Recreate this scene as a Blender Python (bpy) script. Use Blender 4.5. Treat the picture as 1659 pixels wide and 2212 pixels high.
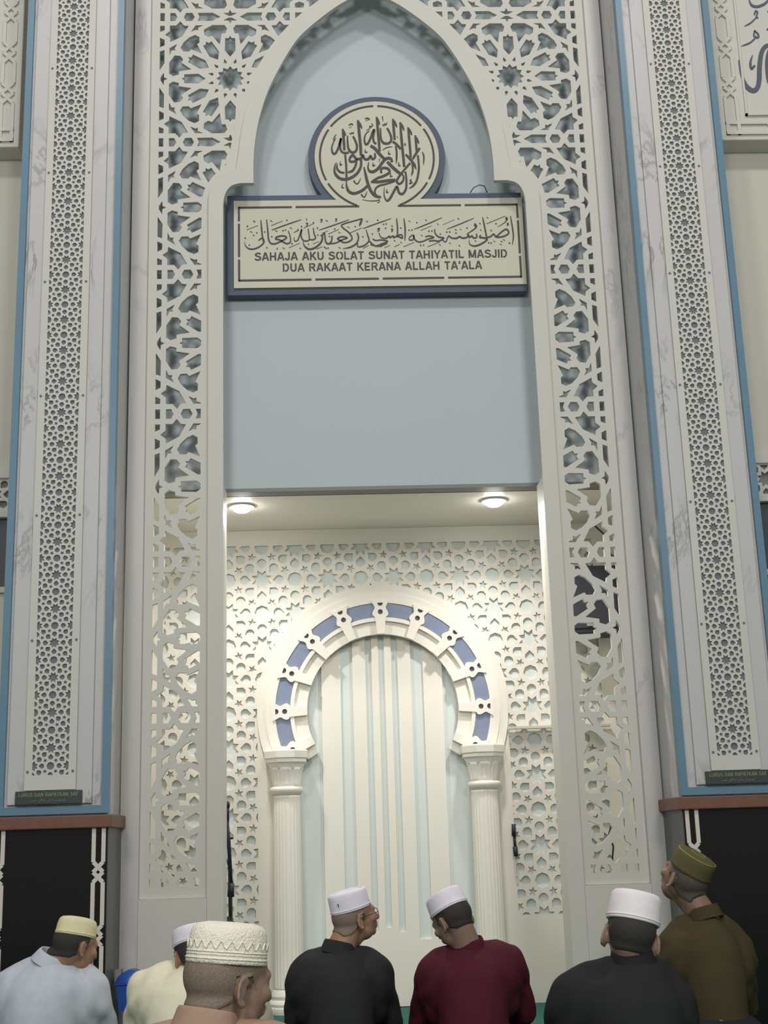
import bpy, bmesh, math, random
from mathutils import Vector, Matrix, noise
from mathutils.geometry import delaunay_2d_cdt
random.seed(7)
for o in list(bpy.data.objects): bpy.data.objects.remove(o)
SC = bpy.context.scene
COL = SC.collection
R = math.radians

# ------------------------------------------------------------------ camera
CAM = Vector((-0.28773, -6.83202, 0.92))
RT = Vector((0.99896017, -0.03400229, -0.03037153))
UP = Vector((0.0211195, -0.24525929, 0.96922745))
FW = Vector((0.04040486, 0.96886105, 0.24428615))
FPX = 2828.92
cd = bpy.data.cameras.new('camera'); cam = bpy.data.objects.new('camera', cd); COL.objects.link(cam)
cd.sensor_fit = 'VERTICAL'; cd.sensor_height = 36.0; cd.lens = FPX / 2212 * 36.0
cd.clip_start = 0.05; cd.clip_end = 200
cam.matrix_world = Matrix(((RT.x, UP.x, -FW.x, CAM.x), (RT.y, UP.y, -FW.y, CAM.y), (RT.z, UP.z, -FW.z, CAM.z), (0, 0, 0, 1)))
SC.camera = cam
SC.view_settings.view_transform = 'Standard'; SC.view_settings.look = 'None'
SC.view_settings.gamma = 1.0; SC.view_settings.use_curve_mapping = False
SC.view_settings.exposure = 0.0

def at(px, py, Y):
    """point of the plane y = Y seen at pixel (px, py) of the photograph"""
    d = FW + RT * ((px - 829.5) / FPX) - UP * ((py - 1106) / FPX)
    return CAM + d * ((Y - CAM.y) / d.y)

# ------------------------------------------------------------------ light
W = bpy.data.worlds.new('World'); SC.world = W; W.use_nodes = True
W.node_tree.nodes['Background'].inputs[0].default_value = (0.96, 1.0, 0.97, 1)
W.node_tree.nodes['Background'].inputs[1].default_value = 0.28
def area(name, loc, target, size, power, col):
    l = bpy.data.lights.new(name, 'AREA'); l.shape = 'DISK'; l.size = size; l.energy = power; l.color = col
    o = bpy.data.objects.new(name, l); COL.objects.link(o); o.location = loc
    o.rotation_euler = (Vector(target) - Vector(loc)).to_track_quat('-Z', 'Y').to_euler()
    return o
area('ceiling_lamp_left', (-2.2, -6.6, 9.6), (0, 0, 3.6), 0.9, 142, (1, 0.985, 0.94))
area('ceiling_lamp_right', (2.2, -6.6, 9.6), (0, 0, 3.6), 0.9, 142, (1, 0.985, 0.94))

area('hall_lamp_left', (-2.0, -10.2, 5.0), (0, -1, 1.6), 1.4, 170, (1, 0.985, 0.95))
area('hall_lamp_right', (2.0, -10.2, 5.0), (0, -1, 1.6), 1.4, 170, (1, 0.985, 0.95))

# ------------------------------------------------------------------ materials
def lin(c):
    return tuple(((v / 255) / 12.92 if v / 255 <= .04045 else ((v / 255 + .055) / 1.055) ** 2.4) for v in c) + (1,)
def mat(name, rgb, rough=.6, spec=.3, noise_amt=0.0, noise_scale=20, bump=0.0, bump_scale=200, metal=0.0, kind=None):
    m = bpy.data.materials.new(name); m.use_nodes = True
    nt = m.node_tree; b = nt.nodes['Principled BSDF']
    b.inputs['Base Color'].default_value = lin(rgb); b.inputs['Roughness'].default_value = rough
    b.inputs['Specular IOR Level'].default_value = spec; b.inputs['Metallic'].default_value = metal
    tc = nt.nodes.new('ShaderNodeTexCoord')
    if noise_amt > 0:
        n = nt.nodes.new('ShaderNodeTexNoise'); n.inputs['Scale'].default_value = noise_scale; n.inputs['Detail'].default_value = 5
        nt.links.new(tc.outputs['Object'], n.inputs['Vector'])
        mx = nt.nodes.new('ShaderNodeMix'); mx.data_type = 'RGBA'
        mx.inputs[6].default_value = lin(tuple(v * (1 - noise_amt) for v in rgb)); mx.inputs[7].default_value = lin(tuple(min(255, v * (1 + noise_amt)) for v in rgb))
        nt.links.new(n.outputs['Fac'], mx.inputs[0]); nt.links.new(mx.outputs[2], b.inputs['Base Color'])
    if bump > 0:
        n2 = nt.nodes.new('ShaderNodeTexNoise'); n2.inputs['Scale'].default_value = bump_scale; n2.inputs['Detail'].default_value = 3
        nt.links.new(tc.outputs['Object'], n2.inputs['Vector'])
        bp = nt.nodes.new('ShaderNodeBump'); bp.inputs['Strength'].default_value = bump; bp.inputs['Distance'].default_value = .004
        nt.links.new(n2.outputs['Fac'], bp.inputs['Height']); nt.links.new(bp.outputs['Normal'], b.inputs['Normal'])
    return m
def mat_marble(name, rgb, vein):
    m = mat(name, rgb, .36, .3)
    nt = m.node_tree; b = nt.nodes['Principled BSDF']; tc = nt.nodes['Texture Coordinate']
    mp = nt.nodes.new('ShaderNodeMapping'); mp.inputs['Rotation'].default_value = (0, R(25), 0); mp.inputs['Scale'].default_value = (1, 1, .45)
    nt.links.new(tc.outputs['Object'], mp.inputs[0])
    n = nt.nodes.new('ShaderNodeTexNoise'); n.inputs['Scale'].default_value = 2.6; n.inputs['Detail'].default_value = 7; n.inputs['Roughness'].default_value = .62; n.inputs['Distortion'].default_value = .6
    nt.links.new(mp.outputs[0], n.inputs['Vector'])
    r = nt.nodes.new('ShaderNodeValToRGB'); e = r.color_ramp.elements
    e[0].position = .478; e[0].color = (0, 0, 0, 1); e[1].position = .522; e[1].color = (0, 0, 0, 1)
    k = e.new(.50); k.color = (1, 1, 1, 1)
    nt.links.new(n.outputs['Fac'], r.inputs[0])
    n2 = nt.nodes.new('ShaderNodeTexNoise'); n2.inputs['Scale'].default_value = 1.7; n2.inputs['Detail'].default_value = 2
    nt.links.new(tc.outputs['Object'], n2.inputs['Vector'])
    r2 = nt.nodes.new('ShaderNodeValToRGB'); r2.color_ramp.elements[0].position = .48; r2.color_ramp.elements[1].position = .68
    nt.links.new(n2.outputs['Fac'], r2.inputs[0])
    mu = nt.nodes.new('ShaderNodeMath'); mu.operation = 'MULTIPLY'
    nt.links.new(r.outputs[0], mu.inputs[0]); nt.links.new(r2.outputs[0], mu.inputs[1])
    mx = nt.nodes.new('ShaderNodeMix'); mx.data_type = 'RGBA'; mx.inputs[6].default_value = lin(rgb); mx.inputs[7].default_value = lin(vein)
    nt.links.new(mu.outputs[0], mx.inputs[0]); nt.links.new(mx.outputs[2], b.inputs['Base Color'])
    return m
def mat_emit(name, rgb, s):
    m = bpy.data.materials.new(name); m.use_nodes = True; nt = m.node_tree
    e = nt.nodes.new('ShaderNodeEmission'); e.inputs[0].default_value = rgb + (1,); e.inputs[1].default_value = s
    nt.links.new(e.outputs[0], nt.nodes['Material Output'].inputs[0]); return m
M = dict(
    white=mat('white_board', (205, 202, 194), .5, .3, .012, 3),
    white2=mat('white_board_warm', (231, 227, 217), .5, .3, .01, 3),
    wall=mat('wall_paint', (203, 199, 187), .6, .2, .015, 2, .05, 60),
    blue=mat('pale_blue_paint', (187, 196, 200), .6, .2, .012, 2, .06, 80),
    pale=mat('pale_green_paint', (214, 221, 218), .55, .2),
    trim=mat('blue_trim', (100, 133, 154), .35, .4, .04, 6),
    tile=mat('blue_tile', (124, 136, 160), .45, .3, .05, 12),
    marble=mat_marble('marble', (197, 194, 193), (132, 128, 132)),
    marble2=mat_marble('marble_faint', (200, 197, 194), (174, 170, 170)),
    screenback=mat('grey_back', (118, 118, 124), .6, .2),
    granite=mat('black_granite', (24, 23, 22), .18, .35, .35, 160),
    granite_sheen=mat('granite_reflection', (92, 92, 92), .35, .3, .08, 120),  # same black granite; reflection on the side faces painted as grey
    cap=mat('brown_rail', (120, 84, 70), .45, .3, .08, 14),
    inlay=mat('inlay_strip', (214, 206, 198), .5, .3),
    carpet=mat('green_carpet', (56, 98, 90), .95, .05, .15, 60, .4, 300),
    signface=mat('sign_cream', (203, 199, 181), .5, .3, .012, 4),
    signback=mat('sign_slate', (92, 102, 116), .6, .2),
    letter=mat('sign_letter', (84, 84, 82), .6, .2),
    plaque=mat('plaque_green', (58, 68, 66), .4, .4, .08, 40),
    gold=mat('plaque_gold', (140, 138, 104), .5, .4),
    dark=mat('dark_metal', (46, 50, 58), .45, .4),
    black=mat('black_plastic', (28, 29, 31), .5, .4),
    speaker=mat('speaker_grey', (66, 70, 78), .6, .3),
    chrome=mat('chrome', (220, 220, 220), .2, .5, metal=.8),
    bluebin=mat('blue_plastic', (44, 84, 168), .35, .5, .06, 8),
    darkgap=mat('dark_glass', (74, 80, 80), .3, .4),
    lamp=mat_emit('lamp_glow', (1, .97, .9), 60),
    grey=mat('wall_grey', (136, 138, 136), .6, .2),
    letter2=mat('letter_slate', (96, 98, 112), .6, .2),
)

# ------------------------------------------------------------------ helpers
class MB:
    def __init__(s): s.v = []; s.f = []
    def add(s, vs, fs):
        k = len(s.v); s.v += [tuple(v) for v in vs]; s.f += [tuple(i + k for i in f) for f in fs]; return s
    def box(s, x0, x1, y0, y1, z0, z1):
        return s.add([(x0, y0, z0), (x1, y0, z0), (x1, y1, z0), (x0, y1, z0), (x0, y0, z1), (x1, y0, z1), (x1, y1, z1), (x0, y1, z1)],
                     [(0, 3, 2, 1), (4, 5, 6, 7), (0, 1, 5, 4), (1, 2, 6, 5), (2, 3, 7, 6), (3, 0, 4, 7)])
    def tube(s, pts, rad, n=12, caps=True):
        pts = [Vector(p) for p in pts]
        if not hasattr(rad, '__len__'): rad = [rad] * len(pts)
        base = None; rings = []
        for i, p in enumerate(pts):
            t = (pts[min(i + 1, len(pts) - 1)] - pts[max(i - 1, 0)]).normalized()
            if base is None:
                a = Vector((0, 0, 1)) if abs(t.z) < .9 else Vector((1, 0, 0))
                base = (a - t * a.dot(t)).normalized()
            else: base = (base - t * base.dot(t)).normalized()
            c = t.cross(base)
            rings.append([p + (base * math.cos(2 * math.pi * k / n) + c * math.sin(2 * math.pi * k / n)) * rad[i] for k in range(n)])
        return s.loft(rings, caps)
    def loft(s, rings, caps=True):
        n = len(rings[0]); vs = [v for r in rings for v in r]; fs = []
        for i in range(len(rings) - 1):
            for k in range(n):
                fs.append((i * n + k, i * n + (k + 1) % n, (i + 1) * n + (k + 1) % n, (i + 1) * n + k))
        if caps:
            fs.append(tuple(range(n - 1, -1, -1))); fs.append(tuple(range((len(rings) - 1) * n, len(rings) * n)))
        return s.add(vs, fs)
    def ell(s, c, r, rot=None, nu=16, nv=10):
        c = Vector(c); vs = []; fs = []
        if not hasattr(r, '__len__'): r = (r, r, r)
        for i in range(1, nv):
            th = math.pi * i / nv
            for k in range(nu):
                p = Vector((r[0] * math.sin(th) * math.cos(2 * math.pi * k / nu), r[1] * math.sin(th) * math.sin(2 * math.pi * k / nu), r[2] * math.cos(th)))
                vs.append(c + (rot @ p if rot else p))
        t = len(vs); pz = Vector((0, 0, r[2])); vs += [c + (rot @ pz if rot else pz), c - (rot @ pz if rot else pz)]
        for i in range(nv - 2):
            for k in range(nu):
                fs.append((i * nu + k, (i + 1) * nu + k, (i + 1) * nu + (k + 1) % nu, i * nu + (k + 1) % nu))
        for k in range(nu):
            fs.append((t, k, (k + 1) % nu)); fs.append((t + 1, (nv - 2) * nu + (k + 1) % nu, (nv - 2) * nu + k))
        return s.add(vs, fs)
    def lathe(s, c, prof, n=32, flute=None):
        rings = []
        for r, z in prof:
            ring = []
            for k in range(n):
                a = 2 * math.pi * k / n
                ring.append((c[0] + r * math.cos(a), c[1] + r * math.sin(a), c[2] + z))
            rings.append(ring)
        return s.loft(rings)
    def build(s, name, m, parent=None, smooth=False, bevel=0.0, kind=None):
        off = Vector((0, 0, 0)); p = parent
        while p is not None: off += p.location; p = p.parent
        me = bpy.data.meshes.new(name)
        me.from_pydata([Vector(v) - off for v in s.v], [], s.f); me.validate()
        bm = bmesh.new(); bm.from_mesh(me); bmesh.ops.recalc_face_normals(bm, faces=bm.faces); bm.to_mesh(me); bm.free()
        if m: me.materials.append(m)
        if smooth: me.shade_smooth()
        o = bpy.data.objects.new(name, me); COL.objects.link(o)
        if parent: o.parent = parent
        if bevel:
            b = o.modifiers.new('b', 'BEVEL'); b.width = bevel; b.segments = 2; b.limit_method = 'ANGLE'
        if kind: o['kind'] = kind
        return o
def empty(name, loc, label=None, cat=None, group=None):
    o = bpy.data.objects.new(name, None); COL.objects.link(o); o.location = loc; o.empty_display_size = .1
    return tag(o, label, cat, group)
def tag(o, label=None, cat=None, group=None, kind=None):
    if label: o['label'] = label
    if cat: o['category'] = cat
    if group: o['group'] = group
    if kind: o['kind'] = kind
    return o

def cdt(outers, holes, clip=None, eps=1e-6):
    vs = []; faces = []
    def put(poly):
        ar = sum(poly[i - 1][0] * poly[i][1] - poly[i][0] * poly[i - 1][1] for i in range(len(poly)))
        if ar < 0: poly = poly[::-1]
        k = len(vs); vs.extend(Vector((p[0], p[1])) for p in poly); faces.append(list(range(k, k + len(poly))))
    for p in outers: put(p)
    no = len(outers)
    for p in (clip or []): put(p)
    nc = no + len(clip or [])
    for p in holes: put(p)
    rv, re_, rf, ov, oe, of = delaunay_2d_cdt(vs, [], faces, 1, eps)
    keep = []
    for f, ids in zip(rf, of):
        o = any(i < no for i in ids); h = any(i >= nc for i in ids); c = (clip is None) or any(no <= i < nc for i in ids)
        if o and not (h and c): keep.append(f)
    return rv, keep
def sheet(mb, outers, holes, yf, yb, clip=None, back=False):
    """flat board in the xz plane with holes cut through it; front at yf, edges run back to yb"""
    rv, tris = cdt(outers, holes, clip)
    n = len(rv); used = set(i for t in tris for i in t)
    vs = [(p.x, yf, p.y) for p in rv] + [(p.x, yb, p.y) for p in rv]
    fs = [tuple(t) for t in tris]; cnt = {}
    for t in tris:
        for i in range(len(t)):
            a, b = t[i], t[(i + 1) % len(t)]; cnt[(a, b)] = cnt.get((a, b), 0) + 1
    for (a, b) in list(cnt):
        if (b, a) not in cnt: fs.append((a, a + n, b + n, b))
    if back: fs += [tuple(i + n for i in reversed(t)) for t in tris]
    idx = {}; nv = []; nf = []
    for f in fs:
        g = []
        for i in f:
            if i not in idx: idx[i] = len(nv); nv.append(vs[i])
            g.append(idx[i])
        nf.append(tuple(g))
    mb.add(nv, nf); return mb
def rect(x0, x1, z0, z1): return [(x0, z0), (x1, z0), (x1, z1), (x0, z1)]
def circ(cx, cz, r, n=24, a0=0, a1=2 * math.pi):
    return [(cx + r * math.cos(a0 + (a1 - a0) * k / n), cz + r * math.sin(a0 + (a1 - a0) * k / n)) for k in range(n)]
def smooth_line(pts, sub=6):
    P = [Vector(p) for p in pts]; out = []
    for i in range(len(P) - 1):
        p0 = P[max(i - 1, 0)]; p1 = P[i]; p2 = P[i + 1]; p3 = P[min(i + 2, len(P) - 1)]
        for k in range(sub):
            t = k / sub
            out.append(.5 * ((2 * p1) + (p2 - p0) * t + (2 * p0 - 5 * p1 + 4 * p2 - p3) * t * t + (3 * p1 - p0 - 3 * p2 + p3) * t ** 3))
    out.append(P[-1]); return out
def ribbon(pts, w, taper=(1, 1), curve=True, sub=5):
    """closed 2D polygon strip along pts; returned as a list of quads"""
    L = smooth_line([Vector((p[0], p[1])) for p in pts], sub) if curve and len(pts) > 2 else [Vector((p[0], p[1])) for p in pts]
    n = len(L); A = []; B = []
    for i, p in enumerate(L):
        t = (L[min(i + 1, n - 1)] - L[max(i - 1, 0)])
        t = t.normalized() if t.length > 1e-9 else Vector((1, 0))
        q = Vector((-t.y, t.x)); s = i / max(1, n - 1)
        k = (taper[0] + (1 - taper[0]) * min(1, s / .3)) * (taper[1] + (1 - taper[1]) * min(1, (1 - s) / .3))
        A.append(p + q * w * .5 * k); B.append(p - q * w * .5 * k)
    return A, B
def add_ribbon(mb, A, B, conv, yf, yb):
    n = len(A); vs = []
    for y in (yf, yb):
        for p in A: c = conv(p); vs.append((c[0], y, c[1]))
        for p in B: c = conv(p); vs.append((c[0], y, c[1]))
    fs = []
    for i in range(n - 1):
        fs.append((i, i + 1, n + i + 1, n + i))
        fs.append((i, 2 * n + i, 2 * n + i + 1, i + 1)); fs.append((n + i, n + i + 1, 3 * n + i + 1, 3 * n + i))
    fs.append((0, n, 3 * n, 2 * n)); fs.append((n - 1, 3 * n - 1, 4 * n - 1, 2 * n - 1))
    mb.add(vs, fs)
GLYPH = {
 'S': (.72, [(1, [(.62, .78), (.50, .90), (.34, .915), (.17, .85), (.12, .72), (.2, .6), (.4, .52), (.58, .43), (.63, .28), (.55, .14), (.36, .085), (.18, .12), (.08, .25)])]),
 'A': (.74, [(0, [(.07, 0), (.345, 1)]), (0, [(.67, 0), (.395, 1)]), (0, [(.18, .29), (.46, .29)])]),
 'H': (.76, [(0, [(.12, 0), (.12, 1)]), (0, [(.62, 0), (.62, 1)]), (0, [(.12, .5), (.62, .5)])]),
 'J': (.56, [(1, [(.44, 1), (.44, .62), (.44, .3), (.40, .14), (.27, .085), (.13, .14), (.09, .3)])]),
 'K': (.72, [(0, [(.12, 0), (.12, 1)]), (0, [(.60, 1), (.2, .44)]), (0, [(.30, .58), (.66, 0)])]),
 'U': (.74, [(1, [(.12, 1), (.12, .7), (.12, .35), (.2, .14), (.365, .085), (.53, .14), (.61, .35), (.61, .7), (.61, 1)])]),
 'O': (.80, [(1, [(.35, .915), (.17, .82), (.10, .5), (.17, .18), (.35, .085)]), (1, [(.45, .915), (.63, .82), (.70, .5), (.63, .18), (.45, .085)])]),
 'L': (.62, [(0, [(.12, 0), (.12, 1)]), (0, [(.12, .085), (.58, .085)])]),
 'T': (.66, [(0, [(.03, .915), (.63, .915)]), (0, [(.33, .9), (.33, 0)])]),
 'N': (.75, [(0, [(.12, 0), (.12, 1)]), (0, [(.14, .96), (.61, .04)]), (0, [(.63, 0), (.63, 1)])]),
 'I': (.26, [(0, [(.13, 0), (.13, 1)])]),
 'Y': (.68, [(0, [(.05, 1), (.33, .46)]), (0, [(.63, 1), (.35, .46)]), (0, [(.34, .5), (.34, 0)])]),
 'M': (.86, [(0, [(.11, 0), (.11, 1)]), (0, [(.14, .96), (.40, .08)]), (0, [(.72, .96), (.46, .08)]), (0, [(.75, 0), (.75, 1)])]),
 'D': (.74, [(0, [(.12, 0), (.12, 1)]), (1, [(.26, .915), (.43, .9), (.57, .74), (.61, .5), (.57, .26), (.43, .1), (.26, .085)])]),
 'R': (.74, [(0, [(.12, 0), (.12, 1)]), (1, [(.24, .915), (.46, .91), (.58, .82), (.585, .64), (.48, .52), (.24, .48)]), (0, [(.40, .48), (.65, 0)])]),
 'P': (.68, [(0, [(.12, 0), (.12, 1)]), (1, [(.24, .915), (.46, .91), (.58, .82), (.585, .62), (.48, .48), (.24, .44)])]),
 'E': (.68, [(0, [(.12, 0), (.12, 1)]), (0, [(.12, .915), (.60, .915)]), (0, [(.12, .5), (.56, .5)]), (0, [(.12, .085), (.62, .085)])]),
 'F': (.62, [(0, [(.12, 0), (.12, 1)]), (0, [(.12, .915), (.58, .915)]), (0, [(.12, .5), (.52, .5)])]),
 "'": (.24, [(0, [(.12, 1), (.12, .68)])]),
 ' ': (.34, []),
}
def lettering(mb, s, cx, zbase, height, width, yf, yb, stroke=.165):
    """stencil capitals drawn stroke by stroke"""
    tot = sum(GLYPH[c][0] + .06 for c in s) - .06; sx = width / tot; x = cx - width / 2; k = 0
    for c in s:
        wd, st = GLYPH[c]
        for curved, P in st:
            A, B = ribbon(P, stroke, curve=bool(curved), sub=4)
            x0 = x
            k += 1; add_ribbon(mb, A, B, lambda q: (x0 + q.x * sx, zbase + q.y * height), yf - .0001 * (k % 4), yb)
        x += (wd + .06) * sx
def text_mesh(mb, s, cx, zbase, height, width, yf, yb, bold=0.0, slits=True):
    cu = bpy.data.curves.new('t', 'FONT'); cu.body = s; cu.align_x = 'CENTER'; cu.size = 1; cu.offset = bold; cu.resolution_u = 3
    cu.space_character = 1.06
    o = bpy.data.objects.new('t', cu); COL.objects.link(o)
    me = bpy.data.meshes.new_from_object(o.evaluated_get(bpy.context.evaluated_depsgraph_get()))
    bpy.data.objects.remove(o); bpy.data.curves.remove(cu)
    xs = [v.co.x for v in me.vertices]; ys = [v.co.y for v in me.vertices]
    if not xs: return
    sx = width / (max(xs) - min(xs)); sz = height / max(ys); mx = (max(xs) + min(xs)) / 2
    vs = [(cx + (v.co.x - mx) * sx, yf, zbase + v.co.y * sz) for v in me.vertices]
    mb.add(vs, [tuple(p.vertices) for p in me.polygons]); bpy.data.meshes.remove(me)
# ------------------------------------------------------------------ setting
YM = 1.124          # plane of the niche wall
YP = -0.407         # front of the marble pillars
ZS = 2.82           # ceiling of the alcove behind the screen
YB = 0.19           # blue wall behind the screen
ZC = 1.695          # centre of the niche arch
def struct(name, mb, m, **k): return mb.build(name, m, kind='structure', **k)
struct('floor', MB().box(-5, 5, -8.5, 2.2, -.06, 0), M['carpet'])
struct('wall_blue', MB().box(-1.60, 1.60, YB, YB + .10, ZS + .02, 6.7), M['blue'])
struct('trim_1', MB().box(-1.60, 1.60, YB - .004, YB + .10, ZS, ZS + .02), M['grey'])
struct('ceiling', MB().box(-1.60, 1.60, YB + .09, YM + .1, ZS, ZS + .08), M['white2'])
def arch_pts(r, a0, a1, n=48): return [(r * math.cos(R(a0 + (a1 - a0) * k / n)), ZC + r * math.sin(R(a0 + (a1 - a0) * k / n))) for k in range(n + 1)]
niche_open = [(-.50, 0.0), (.50, 0.0), (.50, 1.50)] + arch_pts(.50, -15, 195, 56)[1:-1] + [(-.50, 1.50)]
mb = MB(); sheet(mb, [rect(-1.60, 1.60, -.01, ZS)], [niche_open], YM, YM + .08)
struct('wall_back', mb, M['pale'])
struct('wall_left', MB().box(-1.68, -1.60, .06, YM + .1, 0, ZS), M['white2'])
struct('wall_right', MB().box(1.60, 1.68, .06, YM + .1, 0, ZS), M['white2'])
for s, nm in ((-1, 'wall_front_left'), (1, 'wall_front_right')):
    b = MB().box(min(s * 1.285, s * 1.376), max(s * 1.285, s * 1.376), -.03, .06, 0, 6.7)
    struct(nm, b, M['marble2'])
    struct('trim_2' if s < 0 else 'trim_3', MB().box(min(s * .946, s * 1.284), max(s * .946, s * 1.284), -.0281, .06, 0, .678), M['white'])
    struct('wall_side_left' if s < 0 else 'wall_side_right', MB().box(min(s * 1.80, s * 4.4), max(s * 1.80, s * 4.4), .0, .1, 0, 6.7), M['wall'])

# ------------------------------------------------------------------ pierced screen round the opening
OPN = [(.863, 4.45), (.857, 4.50), (.84, 4.545), (.81, 4.575), (.765, 4.588), (.690, 4.588), (.690, 4.70), (.684, 4.81), (.668, 4.93), (.642, 5.05), (.605, 5.17), (.553, 5.29), (.495, 5.405), (.425, 5.52), (.33, 5.62), (.20, 5.73), (.09, 5.80), (0, 5.845)]
FRM = [(.945, 4.50), (.935, 4.56), (.91, 4.62), (.86, 4.655), (.790, 4.675), (.779, 4.74), (.768, 4.83), (.752, 4.95), (.724, 5.08), (.683, 5.22), (.628, 5.35), (.565, 5.47), (.485, 5.60), (.385, 5.705), (.24, 5.82), (.11, 5.90), (0, 5.945)]
LAT = [(.987, 4.50), (.965, 4.58), (.92, 4.65), (.862, 4.70), (.838, 4.735), (.825, 4.80), (.805, 4.94), (.775, 5.07), (.735, 5.20), (.675, 5.33), (.605, 5.46), (.52, 5.58), (.42, 5.69), (.27, 5.82), (.12, 5.93), (0, 5.98)]
def _sm(L, a, b):
    tp = lambda Q: [(q.x, q.y) for q in smooth_line(Q, 4)]
    return tp(L[:a]) + L[a:b] + tp(L[b:])
OPN = _sm(OPN, 5, 6); FRM = _sm(FRM, 4, 4); LAT = _sm(LAT, 4, 4)
HS = .4117; ZR = 5.6898 - HS      # half period, height of a row of twelve-point stars
def d4(u, v): return [(u, v), (-u, v), (u, -v), (-u, -v), (v, u), (-v, u), (v, -u), (-v, -u)]
def ops():
    return [lambda u, v: (u, v), lambda u, v: (-u, v), lambda u, v: (u, -v), lambda u, v: (-u, -v), lambda u, v: (v, u), lambda u, v: (-v, u), lambda u, v: (v, -u), lambda u, v: (-v, -u)]
def cell_holes():
    hs = []
    star = []
    for k in range(24):
        a = R(15 * k); r = .197 if k % 2 == 0 else .150
        star.append((r * math.sin(a), r * math.cos(a)))
    hs.append(star)
    for k in range(12):
        a = R(30 * k); ca, sa = math.cos(a), math.sin(a)
        rot = lambda p: (p[0] * ca + p[1] * sa, -p[0] * sa + p[1] * ca)
        hs.append([rot(p) for p in [(.071, .651), (.02, .651), (0, .69), (-.02, .651), (-.071, .651), (-.078, .45), (0, .348), (.078, .45)]])
        a = R(30 * k + 15); c2, s2 = math.cos(a), math.sin(a)
        hs.append([(p[0] * c2 + p[1] * s2, -p[0] * s2 + p[1] * c2) for p in [(0, .325), (.026, .262), (0, .240), (-.026, .262)]])
    base = [
        [(.79, .376), (.708, .368), (.667, .311), (.69, .257), (.548, .149), (.726, .119), (.726, .068), (.806, .043), (.865, .081), (.865, .257)],
        [(.405, .405), (.470, .555), (.437, .583), (.439, .671), (.5, .706), (.582, .666), (.666, .582), (.706, .5), (.671, .439), (.583, .437), (.555, .470)],
        [(.863, .493), (.756, .561), (.789, .486), (.774, .457), (.827, .453), (.861, .378)],
        [(.712, .929), (.661, .860), (.592, .852), (.683, .683), (.852, .592), (.860, .661), (.929, .712), (.861, .771), (.861, .861), (.771, .861)],
        [(.935, .935), (1.065, .935), (1.065, 1.065), (.935, 1.065)],
        [(.857, .934), (.786, .934), (.756, 1.0), (.786, 1.066), (.857, 1.066)],
        [(.663, 1.0), (.631, .934), (.542, .932), (.506, 1.0), (.542, 1.068), (.631, 1.066)],
        [(.464, .934), (.25, .932), (.137, 1.0), (.25, 1.068), (.464, 1.066), (.44, 1.0)],
        [(0, 1.115), (.024, 1.066), (.1, 1.06), (.022, 1.014), (-.022, 1.014), (-.1, 1.06), (-.024, 1.066)],
        [(0, .885), (.024, .934), (.1, .94), (.022, .986), (-.022, .986), (-.1, .94), (-.024, .934)],
    ]
    for p in base:
        for f in ops(): hs.append([f(*q) for q in p])
    return hs
def lattice_holes(xr, zr):
    seen = set(); out = []
    for ci in range(-2, 3):
        for ri in range(-8, 3):
            cx, cz = ci * 2 * HS, ZR + ri * 2 * HS
            for h in cell_holes():
                q = [(cx + u * HS, cz + v * HS) for u, v in h]
                gx = sum(p[0] for p in q) / len(q); gz = sum(p[1] for p in q) / len(q)
                if not (xr[0] - .1 < gx < xr[1] + .1 and zr[0] - .1 < gz < zr[1] + .1): continue
                key = (round(gx, 3), round(gz, 3))
                if any((key[0] + a / 1000, key[1] + b / 1000) in seen for a in (-1, 0, 1) for b in (-1, 0, 1)): continue
                key = (round(key[0], 3), round(key[1], 3)); seen.add(key); out.append(q)
    return out
for s, side in ((-1, 'left'), (1, 'right')):
    mir = lambda P: [(s * x, z) for x, z in P]
    outer = [(1.291, .68), (1.291, 6.60), (0, 6.60)] + FRM[::-1] + [(.945, .68)]
    clip = [(1.235, .735), (1.235, 6.52), (0, 6.52)] + LAT[::-1] + [(.987, .735)]
    holes = lattice_holes((0, 1.24) if s > 0 else (-1.24, 0), (.73, 6.52))
    mb = MB(); sheet(mb, [mir(outer)], holes, 0.0, .028, [mir(clip)], back=True)
    o = mb.build('lattice_panel', M['white'])
    tag(o, f'tall white pierced star-lattice panel on the {side} side of the pointed arch opening', 'lattice panel', 'pierced lattice panels beside the arch')
fr = MB()
prof = [(x, z) for x, z in FRM]
outer = [(.945, 0.0), (.945, 4.50)] + FRM[1:] + [(-x, z) for x, z in FRM[::-1][1:]] + [(-.945, 0.0)] + [(-.863, 0.0)] + [(-x, z) for x, z in OPN] + [(x, z) for x, z in OPN[::-1][1:]] + [(.863, 0.0)]
L = [(x * 1.0, z) for x, z in outer]
sheet(fr, [L], [], -.028, .006, back=True)
t = empty('arch_frame', (0, 0, 0))
fr.build('face_board', M['white'], t)
for s in (-1, 1): MB().box(min(s * .8632, s * .885), max(s * .8632, s * .885), .004, YB, 0, ZS).build('jamb', M['white'], t)
tag(t, 'white pointed arch frame edging the tall opening between the two lattice panels', 'arch frame')

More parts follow.
